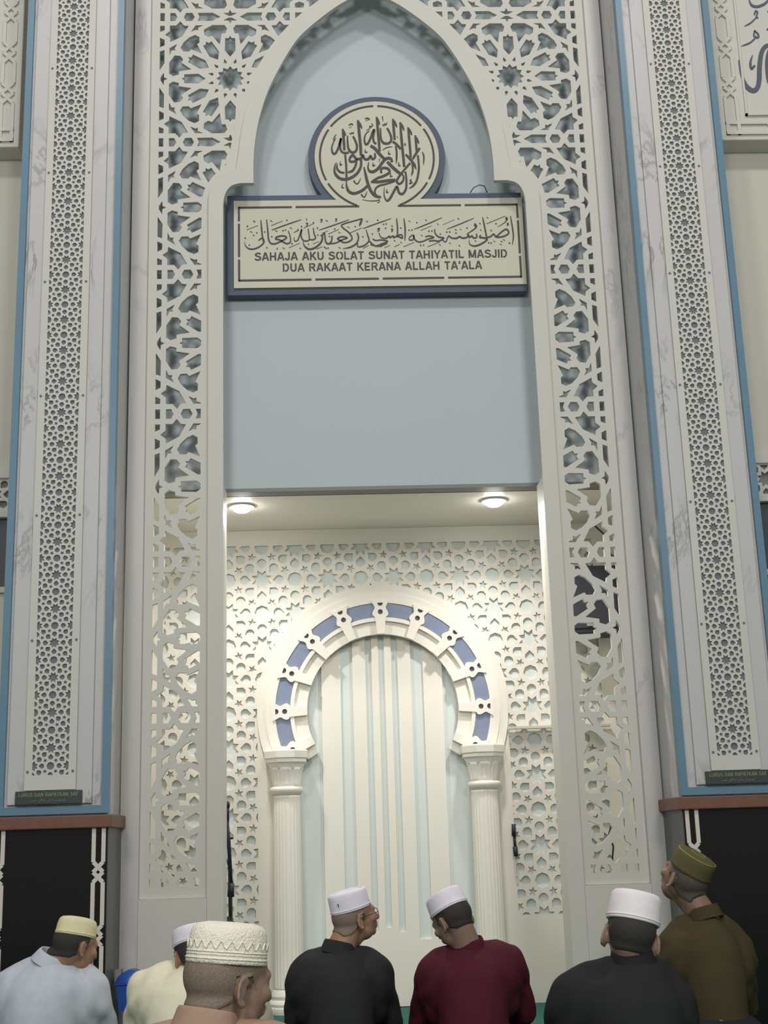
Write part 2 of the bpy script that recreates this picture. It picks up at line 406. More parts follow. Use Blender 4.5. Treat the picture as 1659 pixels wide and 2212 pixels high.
# ------------------------------------------------------------------ eight-fold star pattern
def star_holes(x0, z0, s, ni, nj, parity=0):
    """checkerboard of eight-point stars (even) and octagons (odd); returns unique hole polygons"""
    out = []
    def petal(cx, cz, a):
        P = [(.335, 0), (.445, .125), (.575, .14), (.655, 0.0), (.575, -.14), (.445, -.125)]
        P = [(.335, 0), (.465, .135), (.56, .14), (.635, .075), (.655, 0.0), (.635, -.075), (.56, -.14), (.465, -.135)]
        return [(cx + s * (u * math.cos(a) - v * math.sin(a)), cz + s * (u * math.sin(a) + v * math.cos(a))) for u, v in P]
    for i in range(ni[0], ni[1] + 1):
        for j in range(nj[0], nj[1] + 1):
            cx, cz = x0 + i * s, z0 + j * s
            if (i + j + parity) % 2 == 0:
                out.append([(cx + s * (.318 if k % 2 == 0 else .195) * math.cos(R(22.5 + 22.5 * k)), cz + s * (.318 if k % 2 == 0 else .195) * math.sin(R(22.5 + 22.5 * k))) for k in range(16)])
                for k in range(8): out.append(petal(cx, cz, k * math.pi / 4))
            else:
                out.append([(cx + s * .222 * math.cos(R(45 * k)), cz + s * .222 * math.sin(R(45 * k))) for k in range(8)])
                for k in range(4):
                    a = R(45 + 90 * k); px, pz = cx + s * .424 * math.cos(a), cz + s * .424 * math.sin(a)
                    out.append([(px + s * (.135 if q % 2 == 0 else .056) * math.cos(a + R(36 * q)), pz + s * (.135 if q % 2 == 0 else .056) * math.sin(a + R(36 * q))) for q in range(10)])
    return out
# marble pillars
def pillar(s, side):
    X = lambda v: s * v
    t = empty('pillar', (s * 1.64, YP + .2, 1.09), f'white veined marble pillar with blue edging on the {side} of the prayer wall', 'pillar', 'marble pillars beside the lattice screen')
    b = MB(); b.box(min(X(1.385), X(1.897)), max(X(1.385), X(1.897)), YP + .012, .02, 1.09, 6.7); b.build('shaft', M['marble'], t)
    mb = MB()
    for xa, xb in ((1.376, 1.408), (1.870, 1.905)):
        mb.box(min(X(xa), X(xb)), max(X(xa), X(xb)), YP - .012, YP + .05, 1.095, 6.7)
    mb.box(min(X(1.4082), X(1.8698)), max(X(1.4082), X(1.8698)), YP - .0118, YP + .05, 1.095, 1.132)
    mb.build('blue_edging', M['trim'], t)
    MB().box(min(X(1.455), X(1.855)), max(X(1.455), X(1.855)), YP - .006, YP + .02, 1.142, 6.7).build('marble_slab', M['marble'], t, bevel=.004)
    cx = X(1.651); mb = MB()
    holes = star_holes(cx, 1.405, .0845, (-1, 1), (-2, 64))
    sheet(mb, [rect(cx - .122, cx + .122, 1.208, 6.7)], holes, YP - .020, YP - .012, [rect(cx - .0855, cx + .0855, 1.278, 6.62)])
    pl = mb.build('lattice_strip', M['white'], t)
    MB().box(cx - .09, cx + .09, YP - .0115, YP - .007, 1.25, 6.66).build('backing', M['screenback'], t)
    for k in range(9):
        for q in (-1, 1):
            c = MB(); z = 1.295 + k * .63
            c.lathe((0, 0, 0), [(.0001, 0), (.0065, 0), (.0065, .003), (.0001, .0035)], 10)
            c.v = [(cx + q * .107 + x, YP - .020 - zz, z + y) for x, y, zz in c.v]
            c.build('screw', M['screenback'], pl)
    return t
pillar(-1, 'left'); pillar(1, 'right')

def plaque(s, side):
    cx = s * 1.655
    t = empty('plaque', (cx, YP - .02, 1.172), f'small dark green plaque with gold letters at the foot of the {side} marble pillar', 'sign', 'plaques at the foot of the pillars')
    MB().box(cx - .157, cx + .157, YP - .024, YP - .006, 1.141, 1.205).build('board', M['plaque'], t, bevel=.003)
    mb = MB(); lettering(mb, 'LURUS DAN RAPATKAN SAF', cx, 1.178, .018, .282, YP - .0252, YP - .023, .15)
    text_mesh(mb, '\ufe92\ufebb \ufee6\ufb98\ufe97\ufe8d\ufead \ufee5\ufe8d\ufea9 \ufeb1\ufeed\ufead\ufeee\ufedf', cx, 1.157, .012, .16, YP - .0252, YP, .0)
    mb.build('lettering', M['gold'], t)
plaque(-1, 'left'); plaque(1, 'right')

# stone dado under each pillar
def motif(mb, cx, ztop, zbot, a, w, yf, yb, first, period):
    """two strands that run straight and cross in a diamond"""
    for q in (-1, 1):
        p = [(cx + q * a, ztop)]; z = first
        while z - 2 * a > zbot:
            p += [(cx + q * a, z + 2 * a), (cx - q * a, z), (cx + q * a, z - 2 * a)]; z -= period
        p.append((cx + q * a, zbot))
        for i in range(len(p) - 1):
            A, B = ribbon([p[i], p[i + 1]], w, curve=False)
            add_ribbon(mb, A, B, lambda c: (c.x, c.y), yf - .0006 * (i % 2) - (.0013 if q > 0 else 0), yb)
def dado(s, side):
    X = lambda v: s * v
    t = empty('dado_panel', (s * 1.9, YP + .2, 0), f'black granite dado with brown rail below the {side} marble pillar', 'dado', 'granite dados under the pillars')
    x0, x1 = sorted((X(1.376), X(4.4)))
    MB().box(x0, x1, YP - .004, YP + .02, 0, 1.03).build('granite_face', M['granite'], t)
    x0, x1 = sorted((X(1.372), X(1.392)))
    MB().box(x0, x1, YP + .0, -.03, 0, 1.03).build('granite_return', M['granite_sheen'], t)
    x0, x1 = sorted((X(1.352), X(4.4)))
    MB().box(x0, x1, YP - .03, .0, 1.027, 1.088).build('rail', M['cap'], t, bevel=.006)
    for cx in (1.416, 1.886, 2.356):
        mb = MB(); motif(mb, X(cx), 1.027, .02, .023, .019, YP - .010, YP - .003, .824, .285)
        mb.build('inlay_strip', M['inlay'], t)
dado(-1, 'left'); dado(1, 'right')

# ------------------------------------------------------------------ star relief panel on the niche wall
mb = MB(); s8 = .2036
region_hole = [(-.752, .0), (.752, .0)] + arch_pts(.76, -9, 189, 60) 
holes = star_holes(.906 - 4 * s8, 1.285, s8, (-7, 7), (-5, 8))
flat = region_hole
sheet(mb, [rect(-1.60, 1.60, 0.0, ZS)], [[(-.752, -.01), (.752, -.01)] + arch_pts(.752, -2, 182, 60)], YM - .030, YM - .002)
# cut star holes inside the three fields only
mb = MB()
def star_sheet(outer, clip, sub):
    sheet(mb, [outer], holes, YM - .017, YM - .001, clip)
wall_outer = [(-1.60, 0.0), (-.752, 0.0)] + [(x, z) for x, z in arch_pts(.752, 182, -2, 72)] + [(.752, 0.0), (1.60, 0.0), (1.60, ZS - .001), (-1.60, ZS - .001)]
clipA = [(-1.335, .485), (-.752, .485), (-.752, 1.72)] + [(x, z) for x, z in arch_pts(.765, 178, 2, 60)] + [(.752, 1.72), (.752, .485), (1.335, .485), (1.335, 2.722), (-1.335, 2.722)]
star_sheet(wall_outer, [clipA], None)
tag(mb.build('star_panel', M['white2']), 'cream wall panel cut with a relief of eight-point stars around the prayer niche', 'wall panel')
lg = MB().box(.745, 1.36, YM - .085, YM - .03, 1.553, 1.566)
tag(lg.build('ledge', M['white']), 'narrow white ledge across the star panel right of the niche', 'ledge')

# ------------------------------------------------------------------ prayer niche
t = empty('prayer_niche', (0, YM, 0), 'cream horseshoe-arched prayer niche with blue tiles under the alcove lamps', 'niche')
ND = .05
def nich(x): return YM + .006 + ND * math.sqrt(max(0, 1 - (x / .53) ** 2))
mb = MB(); xs = [-.53 * math.cos(math.pi * k / 40) for k in range(41)]
vs = []; fs = []
for x in xs: vs += [(x, nich(x), 0), (x, nich(x), 2.5)]
for k in range(40): fs.append((2 * k, 2 * k + 2, 2 * k + 3, 2 * k + 1))
mb.add(vs, fs); mb.build('recess', M['pale'], t, smooth=True)
mb = MB(); mb.add([(x, nich(x), 2.5) for x in xs], [tuple(range(41))]); mb.build('recess_top', M['pale'], t)
for q in (-1, 1): MB().box(min(q * .600, q * .756), max(q * .600, q * .756), YM - .0165, YM - .0005, 0, 1.62).build('side_strip', M['white2'], t)
def board(x0, x1, z0, z1):
    mb = MB(); n = 6; P = []
    for k in range(n + 1):
        x = x0 + (x1 - x0) * k / n; P.append(x)
    vs = []; fs = []
    for x in P: vs += [(x, nich(x) - .016, z0), (x, nich(x) - .016, z1), (x, nich(x), z0), (x, nich(x), z1)]
    for k in range(n):
        a, b = 4 * k, 4 * k + 4
        fs += [(a, b, b + 1, a + 1), (a, a + 2, b + 2, b), (a + 1, b + 1, b + 3, a + 3)]
    fs += [(0, 1, 3, 2), (4 * n, 4 * n + 2, 4 * n + 3, 4 * n + 1)]
    mb.add(vs, fs); return mb
for q in (-1, 1):
    for a, b in ((.252, .368), (.098, .178), (.018, .060)):
        x0, x1 = sorted((q * a, q * b)); board(x0, x1, .34, 2.5).build('board', M['white2'], t)
for x0, x1, z1 in ((-.018, .018, .435), (-.098, -.060, .41), (.060, .098, .41), (-.252, -.178, .365), (.178, .252, .365), (-.368, .368, .34)):
    board(x0, x1, 0, z1).build('lower_board', M['white2'], t)
def ring(name, r0, r1, a0, a1, yf, yb, m, n=64, parent=t):
    P = [(r1 * math.cos(R(a0 + (a1 - a0) * k / n)), ZC + r1 * math.sin(R(a0 + (a1 - a0) * k / n))) for k in range(n + 1)] + \
        [(r0 * math.cos(R(a1 - (a1 - a0) * k / n)), ZC + r0 * math.sin(R(a1 - (a1 - a0) * k / n))) for k in range(n + 1)]
    mb = MB(); sheet(mb, [P], [], yf, yb); return mb.build(name, m, parent)
ring('outer_moulding', .647, .705, -24, 204, YM - .042, YM - .01, M['white2'])
ring('surround', .705, .756, -24, 204, YM - .034, YM - .01, M['white2'])
ring('inner_band', .535, .558, -27, 207, YM - .044, YM + .004, M['white2'])
ring('soffit_band', .457, .535, -32, 212, YM - .022, YM + .008, M['white2'])
for k in range(10):
    a = -22.5 + 22.5 * k
    ring('blue_tile', .556, .649, a + .5, a + 22, YM - .036, YM - .01, M['tile'], 12)
for k in range(11):
    a = R(-22.5 + 22.5 * k); er = Vector((math.cos(a), math.sin(a))); et = Vector((-math.sin(a), math.cos(a)))
    half = [(.662, .056), (.650, .050), (.636, .042), (.622, .034), (.610, .035), (.597, .043), (.582, .049), (.570, .047), (.563, .040), (.560, .034), (.548, .031), (.535, .030), (.455, .023)]
    pol = [(r, w) for r, w in half] + [(r, -w) for r, w in half[::-1]]
    cv = lambda r, w: ((er * r + et * w).x, ZC + (er * r + et * w).y)
    P = [cv(*p) for p in pol]
    h1 = [cv(.590 + .0155 * math.cos(q * .4189), .0155 * math.sin(q * .4189)) for q in range(15)]
    h2 = [cv(.643 + min(.004, .0165 * math.cos(q * .4189)), .0165 * math.sin(q * .4189)) for q in range(15)]
    mb = MB(); sheet(mb, [P], [h1, h2], YM - .052, YM - .020); br = mb.build('bracket', M['white2'], t)
    mb = MB(); sheet(mb, [[cv(.590 + .017 * math.cos(q * .4189), .017 * math.sin(q * .4189)) for q in range(15)], [cv(.640 + .017 * math.cos(q * .4189), .017 * math.sin(q * .4189)) for q in range(15)]], [], YM - .0385, YM - .036)
    mb.build('hole_shade', M['letter2'], br)  # slate discs paint the shade on the blue tiles inside the holes
# columns
def column(s, side):
    cx, cy = s * .583, YM - .075
    t = empty('column', (cx, cy, 0), f'cream fluted column on the {side} of the prayer niche', 'column', 'columns of the prayer niche')
    n = 96; prof = [.112, .245, 1.235]; mb = MB(); rings = []
    for i, z in enumerate([.13, .14, .35, .6, .9, 1.15, 1.19, 1.20]):
        r = .086 - .006 * (z / 1.25) ** 2; fl = 0 if i in (0, 7) else .006
        rings.append([(cx + (r - fl * (0.5 - .5 * math.cos(24 * 2 * math.pi * k / n)) ** .6) * math.cos(2 * math.pi * k / n), cy + (r - fl * (0.5 - .5 * math.cos(24 * 2 * math.pi * k / n)) ** .6) * math.sin(2 * math.pi * k / n), z) for k in range(n)])
    mb.loft(rings); mb.build('shaft', M['white2'], t, smooth=True)
    mb = MB(); mb.lathe((cx, cy, 0), [(.001, 0), (.125, 0), (.125, .035), (.118, .04), (.122, .055), (.112, .072), (.10, .078), (.106, .095), (.098, .11), (.088, .13), (.001, .13)], 40); mb.build('base', M['white2'], t, smooth=True, bevel=.002)
    mb = MB(); mb.lathe((cx, cy, 0), [(.001, 1.20), (.080, 1.20), (.096, 1.225), (.100, 1.238), (.094, 1.248), (.083, 1.252), (.001, 1.252)], 40); mb.build('neck_ring', M['white2'], t, smooth=True)
    mb = MB(); rings = []
    for z, r, fl in ((1.25, .082, 0), (1.27, .083, .006), (1.31, .088, .007), (1.345, .096, .006), (1.36, .100, 0)):
        rings.append([(cx + (r - fl * (0.5 - .5 * math.cos(20 * 2 * math.pi * k / n))) * math.cos(2 * math.pi * k / n), cy + (r - fl * (0.5 - .5 * math.cos(20 * 2 * math.pi * k / n))) * math.sin(2 * math.pi * k / n), z) for k in range(n)])
    mb.loft(rings); mb.build('bell', M['white2'], t, smooth=True)
    mb = MB(); o8 = lambda r, z: [(cx + r * math.cos(R(22.5 + 45 * k)), cy + r * math.sin(R(22.5 + 45 * k)), z) for k in range(8)]
    mb.loft([o8(.102, 1.355), o8(.118, 1.385), o8(.128, 1.392), o8(.128, 1.412), o8(.136, 1.416), o8(.138, 1.455), o8(.134, 1.462)]); mb.build('abacus', M['white2'], t)
column(-1, 'left'); column(1, 'right')

# lamps let into the alcove ceiling
for (x, y, side) in ((-.80, .49, 'left'), (.655, .475, 'right')):
    t = empty('downlight', (x, y, ZS), f'bright round downlight in the {side} of the alcove ceiling', 'lamp', 'downlights in the alcove ceiling')
    MB().lathe((x, y, ZS), [(.055, .0), (.075, 0), (.072, -.010), (.055, -.012)], 32).build('trim_ring', M['white'], t)
    MB().ell((x, y, ZS - .008), (.056, .056, .034), None, 24, 14).build('bulb', M['lamp'], t)
    l = bpy.data.lights.new('spot', 'AREA'); l.shape = 'DISK'; l.size = .10; l.energy = 13; l.color = (1, .95, .88); l.spread = R(150)
    o = bpy.data.objects.new('spot', l); COL.objects.link(o); o.location = (0, 0, -.05); o.rotation_euler = (R(-6), 0, 0); o.parent = t

# ------------------------------------------------------------------ calligraphy sign
SCX = .025; SY = .10
def sign_outline(m):
    hw, z0, z1, rr, zc = .8375 + m, 3.999 - m, 4.543 + m, .365 + m, 4.815
    dx = math.sqrt(rr * rr - (zc - z1) ** 2); a0 = math.atan2(z1 - zc, dx); a1 = math.pi - a0
    arc = [(SCX + rr * math.cos(a0 + (a1 - a0) * k / 60), zc + rr * math.sin(a0 + (a1 - a0) * k / 60)) for k in range(61)]
    return [(SCX - hw, z0), (SCX + hw, z0), (SCX + hw, z1)] + arc + [(SCX - hw, z1)]
t = empty('calligraphy_sign', (SCX, SY, 4.0), 'cream sign with slate edge bearing round calligraphy and prayer text, under the pointed arch', 'sign')
mb = MB(); sheet(mb, [[(min(max(x, -.856), .861), z) for x, z in sign_outline(.038)]], [], SY + .012, YB - .002); mb.build('backing_board', M['signback'], t)
mb = MB(); sheet(mb, [sign_outline(0)], [], SY, SY + .014); mb.build('face', M['signface'], t)
YL = SY - .0025
mb = MB()
def bar(x0, x1, z0, z1): mb.box(x0, x1, YL, SY + .001, z0, z1)
w = .0115; L0, R0, B0, T0 = SCX - .8375 + .030, SCX + .8375 - .030, 3.999 + .040, 4.543 - .038
W3 = (R0 - L0); g = .011
for k in range(3 + 1): pass
xsplit = [L0, L0 + .267 * W3 * .98, L0 + .50 * W3, L0 + .732 * W3, R0]
for k in range(4): bar(xsplit[k] + (g if k else 0), xsplit[k + 1] - (g if k < 3 else 0), B0, B0 + w)
rz = .365 - .031; zc = 4.815; dxi = math.sqrt(rz * rz - (T0 - zc) ** 2)
for q in (-1, 1):
    xa, xb = SCX + q * (dxi - .012), (R0 if q > 0 else L0)
    xm = xa + (xb - xa) * .545
    for u, v in ((xa, xm - q * g), (xm + q * g, xb)): bar(min(u, v), max(u, v), T0 - w, T0)
    xe = R0 if q > 0 else L0; Hh = T0 - B0
    for f0, f1 in ((0, .29), (.325, .77), (.805, 1)): bar(xe - w / 2, xe + w / 2, B0 + f0 * Hh, B0 + f1 * Hh)
a_end = math.degrees(math.atan2(T0 - zc, dxi))
cuts = [a_end, -28, 35, 90, 145, 208, 180 - a_end]
for i in range(len(cuts) - 1):
    a, b = cuts[i] + (2.1 if i else 0), cuts[i + 1] - (2.1 if i < len(cuts) - 2 else 0)
    n = 24; P = [(SCX + (rz + w / 2) * math.cos(R(a + (b - a) * k / n)), zc + (rz + w / 2) * math.sin(R(a + (b - a) * k / n))) for k in range(n + 1)] + [(SCX + (rz - w / 2) * math.cos(R(b - (b - a) * k / n)), zc + (rz - w / 2) * math.sin(R(b - (b - a) * k / n))) for k in range(n + 1)]
    sheet(mb, [P], [], YL, SY + .001)
mb.build('border_line', M['letter'], t)
mb = MB()
lettering(mb, 'SAHAJA AKU SOLAT SUNAT TAHIYATIL MASJID', SCX + .008, 4.166, .050, 1.455, YL, SY + .001)
lettering(mb, "DUA RAKAAT KERANA ALLAH TA'ALA", SCX + .012, 4.096, .050, 1.145, YL, SY + .001)
mb.build('latin_lettering', M['letter'], t)
# strokes of the calligraphy: (width, taper start, taper end, points), traced on the sign itself
def strokes(mb, data, x0, y0, sc, yf=YL, yb=SY + .001, plane=SY):
    for si, (w, t0, t1, P) in enumerate(data):
        if len(P) == 1: P = [(P[0][0] - w * .35, P[0][1] + w * .2), (P[0][0] + w * .35, P[0][1] - w * .2)]
        A, B = ribbon(P, w, (t0, t1))
        def conv(p):
            q = at(x0 + p.x / sc, y0 + p.y / sc, plane); return (q.x, q.z)
        add_ribbon(mb, A, B, conv, yf - .00025 * (si % 7), yb)
ROUND = [
 (30, .7, .9, [(822, 255), (835, 400), (848, 540), (856, 655)]), (22, .1, .1, [(822, 255), (845, 310), (856, 350)]),
 (29, .7, .9, [(1010, 278), (1020, 400), (1030, 520)]), (22, .1, .1, [(1010, 278), (1040, 335), (1056, 378)]), (22, .9, .1, [(1043, 590), (1054, 680), (1048, 800)]),
 (30, .7, .9, [(1095, 318), (1110, 520), (1128, 700), (1141, 832)]), (22, .1, .1, [(1095, 318), (1125, 375), (1138, 415)]),
 (28, .7, .9, [(1185, 376), (1203, 560), (1216, 722)]), (22, .1, .1, [(1185, 376), (1215, 430), (1228, 470)]), (22, .9, .1, [(1233, 790), (1240, 870), (1224, 940)]),
 (26, .7, .9, [(1268, 468), (1278, 570), (1284, 660)]), (20, .1, .1, [(1268, 468), (1298, 530), (1310, 568)]), (24, .9, .2, [(1298, 700), (1310, 850), (1285, 990), (1240, 1055), (1198, 1082)]),
 (32, .7, .9, [(605, 295), (620, 440), (636, 600), (640, 700)]), (24, .1, .1, [(605, 295), (635, 350), (652, 395)]),
 (32, .8, .2, [(642, 745), (638, 830), (590, 915), (500, 970), (410, 972), (345, 915), (335, 840), (355, 780)]),
 (30, .7, .9, [(430, 395), (440, 500), (450, 640)]), (22, .1, .1, [(430, 395), (455, 450), (464, 475)]), (24, .9, .15, [(458, 692), (470, 820), (474, 960), (474, 1010)]),
 (26, .6, .8, [(486, 475), (487, 560), (500, 630), (540, 668), (585, 645), (594, 590), (575, 530), (550, 480)]),
 (24, .3, .9, [(350, 500), (318, 560), (303, 620), (318, 678), (350, 672), (380, 610), (398, 545), (410, 505), (400, 590), (410, 645), (445, 672), (500, 668)]),
 (12, .5, .4, [(508, 440), (524, 455), (536, 436), (550, 450), (562, 424)]), (17, .4, .3, [(498, 352), (530, 338), (552, 350)]), (9, .5, .2, [(503, 382), (536, 366)]), (12, .3, .8, [(356, 455), (328, 500), (326, 538)]),
 (26, .6, .8, [(866, 385), (872, 500), (895, 552), (945, 564), (985, 540), (990, 490), (968, 430), (942, 385)]),
 (24, .3, .9, [(738, 415), (695, 455), (680, 515), (692, 568), (718, 566), (750, 505), (778, 425), (796, 410), (782, 490), (792, 548), (818, 566)]),
 (12, .5, .4, [(888, 342), (904, 357), (916, 336), (930, 348), (942, 318)]), (18, .8, .2, [(888, 250), (897, 312)]), (13, .6, .2, [(762, 330), (776, 352), (758, 372), (744, 362), (738, 392), (700, 412)]), (17, .4, .3, [(686, 278), (720, 272), (744, 290)]), (9, .5, .2, [(694, 304), (728, 290)]),
 (34, .9, .9, [(750, 590), (800, 620), (855, 685), (910, 740)]), (34, .9, .9, [(945, 775), (1020, 850), (1105, 922)]),
 (26, .9, .9, [(1320, 615), (1280, 675), (1238, 742)]), (26, .9, .6, [(1210, 788), (1140, 870), (1078, 950), (1055, 1000), (1082, 1030), (1122, 1002), (1134, 955), (1118, 915)]),
 (30, .8, .1, [(1158, 690), (1215, 750), (1258, 810), (1280, 865)]), (27, .9, .9, [(1008, 540), (1055, 575), (1100, 628)]), (9, .3, .3, [(890, 640), (940, 610), (1002, 600)]),
 (32, .9, .3, [(1000, 778), (984, 738), (935, 738), (890, 780), (845, 845), (795, 884), (745, 886), (722, 845), (730, 780)]),
 (27, .8, .8, [(600, 748), (556, 772), (512, 768), (518, 722), (552, 700), (588, 740), (640, 735), (662, 700), (684, 742), (724, 744), (752, 708), (774, 744), (804, 722), (800, 676)]),
 (26, .9, .6, [(590, 770), (574, 830), (540, 880), (490, 896)]), (26, .8, .2, [(450, 903), (395, 890), (362, 845), (370, 790)]),
 (13, .3, .9, [(692, 628), (690, 665), (716, 662)]), (13, .3, .9, [(962, 645), (960, 685), (984, 682)]), (11, .9, .3, [(856, 740), (850, 778)]), (13, .3, .9, [(782, 780), (780, 822), (804, 812)]), (13, .3, .9, [(1080, 775), (1076, 818), (1098, 815)]), (13, .3, .9, [(402, 770), (402, 812), (420, 804)]), (13, .3, .9, [(432, 1025), (420, 1070), (444, 1075)]), (13, .3, .9, [(1152, 555), (1148, 578), (1162, 580)]), (11, .5, .5, [(1058, 478), (1064, 500)]), (13, .3, .9, [(986, 905), (982, 945), (1004, 940)]), (13, .3, .9, [(942, 1088), (936, 1128), (958, 1124)]),
 (27, .8, .9, [(878, 905), (872, 865), (905, 845), (958, 858), (968, 898), (905, 938), (830, 965), (760, 1012)]), (30, .8, .9, [(760, 1006), (850, 1006), (950, 992), (1040, 985)]), (22, .8, .7, [(1030, 1000), (930, 1032), (850, 1052), (808, 1090), (804, 1142), (840, 1176)]),
 (34, .4, .8, [(675, 835), (692, 910), (716, 1010), (754, 1108), (805, 1168), (872, 1184)]), (32, .9, .2, [(722, 1046), (655, 1106), (565, 1140), (502, 1118), (476, 1060), (470, 990)]),
 (13, .9, .2, [(556, 1000), (600, 1030), (640, 962)]), (20, 1, 1, [(563, 1000)]), (13, .9, .2, [(644, 1158), (682, 1182), (712, 1112)]), (20, 1, 1, [(650, 1158)]),
 (28, .8, .2, [(1155, 890), (1166, 990), (1160, 1090), (1120, 1146), (1080, 1130), (1058, 1062), (1025, 1110), (975, 1200), (938, 1224), (908, 1160), (912, 1068)]),
 (12, .6, .6, [(1226, 978), (1206, 990), (1226, 1006), (1200, 1028), (1240, 1016)]), (17, .4, .3, [(1350, 658), (1368, 720), (1362, 810)]), (9, .2, .8, [(655, 1212), (740, 1226), (826, 1224), (852, 1212), (852, 1240), (830, 1246)]),
]
LEFTLINE = [
 (15, .2, .9, [(230, 385), (238, 430), (275, 462), (335, 462), (395, 432), (428, 392), (412, 352), (372, 378)]), (16, .6, .9, [(396, 168), (404, 260), (414, 350), (426, 398)]), (16, .6, .9, [(455, 163), (466, 270), (476, 370), (502, 408), (545, 412)]),
 (15, .9, .6, [(545, 412), (605, 385), (660, 348), (620, 330), (560, 342), (548, 362), (590, 372), (630, 396), (668, 410), (700, 388), (694, 330), (676, 280)]),
 (6, .5, .3, [(250, 270), (368, 224)]), (6, .5, .3, [(500, 226), (620, 177)]), (9, .5, .3, [(508, 270), (660, 215), (812, 163)]),
 (14, .4, .8, [(735, 345), (742, 384), (772, 376), (792, 330), (814, 262), (808, 330), (830, 376), (868, 382), (892, 362), (880, 258)]), (14, .7, .8, [(932, 248), (942, 310), (956, 350), (930, 370), (890, 366)]),
 (8, .5, .3, [(684, 452), (796, 404)]), (7, .8, .2, [(770, 262), (780, 272), (732, 296)]), (6, .5, .3, [(834, 250), (940, 203)]),
 (18, .2, .9, [(830, 385), (840, 430), (888, 466), (950, 452), (1008, 402), (1026, 350), (1012, 318)]), (15, .7, .9, [(1024, 335), (1046, 300), (1060, 390), (1090, 412), (1118, 385), (1126, 332)]), (15, .9, .8, [(1090, 410), (1160, 404), (1236, 368), (1280, 352), (1230, 338), (1180, 358), (1215, 380), (1240, 398), (1290, 392), (1330, 358), (1300, 300), (1222, 232), (1256, 204), (1340, 180), (1424, 156)]), (22, .8, .1, [(1432, 152), (1418, 195), (1402, 230)]),
 (10, .4, .3, [(990, 272), (1150, 218), (1302, 163)]), (7, .4, .3, [(1024, 304), (1084, 278)]), (9, .4, .3, [(1084, 312), (1192, 264)]), (9, .4, .3, [(1308, 300), (1430, 248)]), (15, .8, .1, [(1380, 298), (1396, 350), (1370, 412), (1305, 448), (1236, 460)]),
 (15, .6, .7, [(1474, 268), (1490, 325), (1502, 380), (1455, 428), (1392, 442), (1386, 402)]), (15, .9, .9, [(1500, 378), (1560, 430), (1620, 432), (1690, 405)]), (10, .4, .3, [(1440, 256), (1560, 212), (1730, 152)]),
 (8, .5, .3, [(930, 412), (990, 388)]), (8, .5, .3, [(964, 468), (1024, 440)]), (9, .5, .3, [(1440, 458), (1500, 428)]),
] + [(14, 1, 1, [p]) for p in ((258, 232), (332, 186), (322, 326), (356, 300), (435, 290), (662, 170), (508, 338), (622, 277), (646, 270), (278, 425), (458, 452), (563, 460), (235, 352), (812, 235), (715, 410), (798, 458), (1098, 336), (1122, 338), (1152, 260), (1064, 458), (1084, 456), (1048, 446), (980, 322), (975, 250), (1362, 235), (1440, 340), (1538, 312), (1624, 436), (1592, 170), (884, 416), (934, 194))] \
  + [(10, .8, .3, [(p[0] - 12, p[1] - 6), (p[0] + 10, p[1] + 8)]) for p in ((330, 182), (505, 178), (706, 250), (1072, 175), (1485, 182), (1296, 242), (1202, 296), (1204, 452), (632, 456), (556, 280), (300, 290))] \
  + [(10, .9, .4, [(p[0] - 10, p[1] - 4), (p[0] + 8, p[1] - 10), (p[0] + 4, p[1] + 12), (p[0] - 8, p[1] + 18)]) for p in ((1014, 172), (1164, 166), (1602, 262), (866, 210))] + [(12, .8, .2, [(862, 152), (868, 182)])]
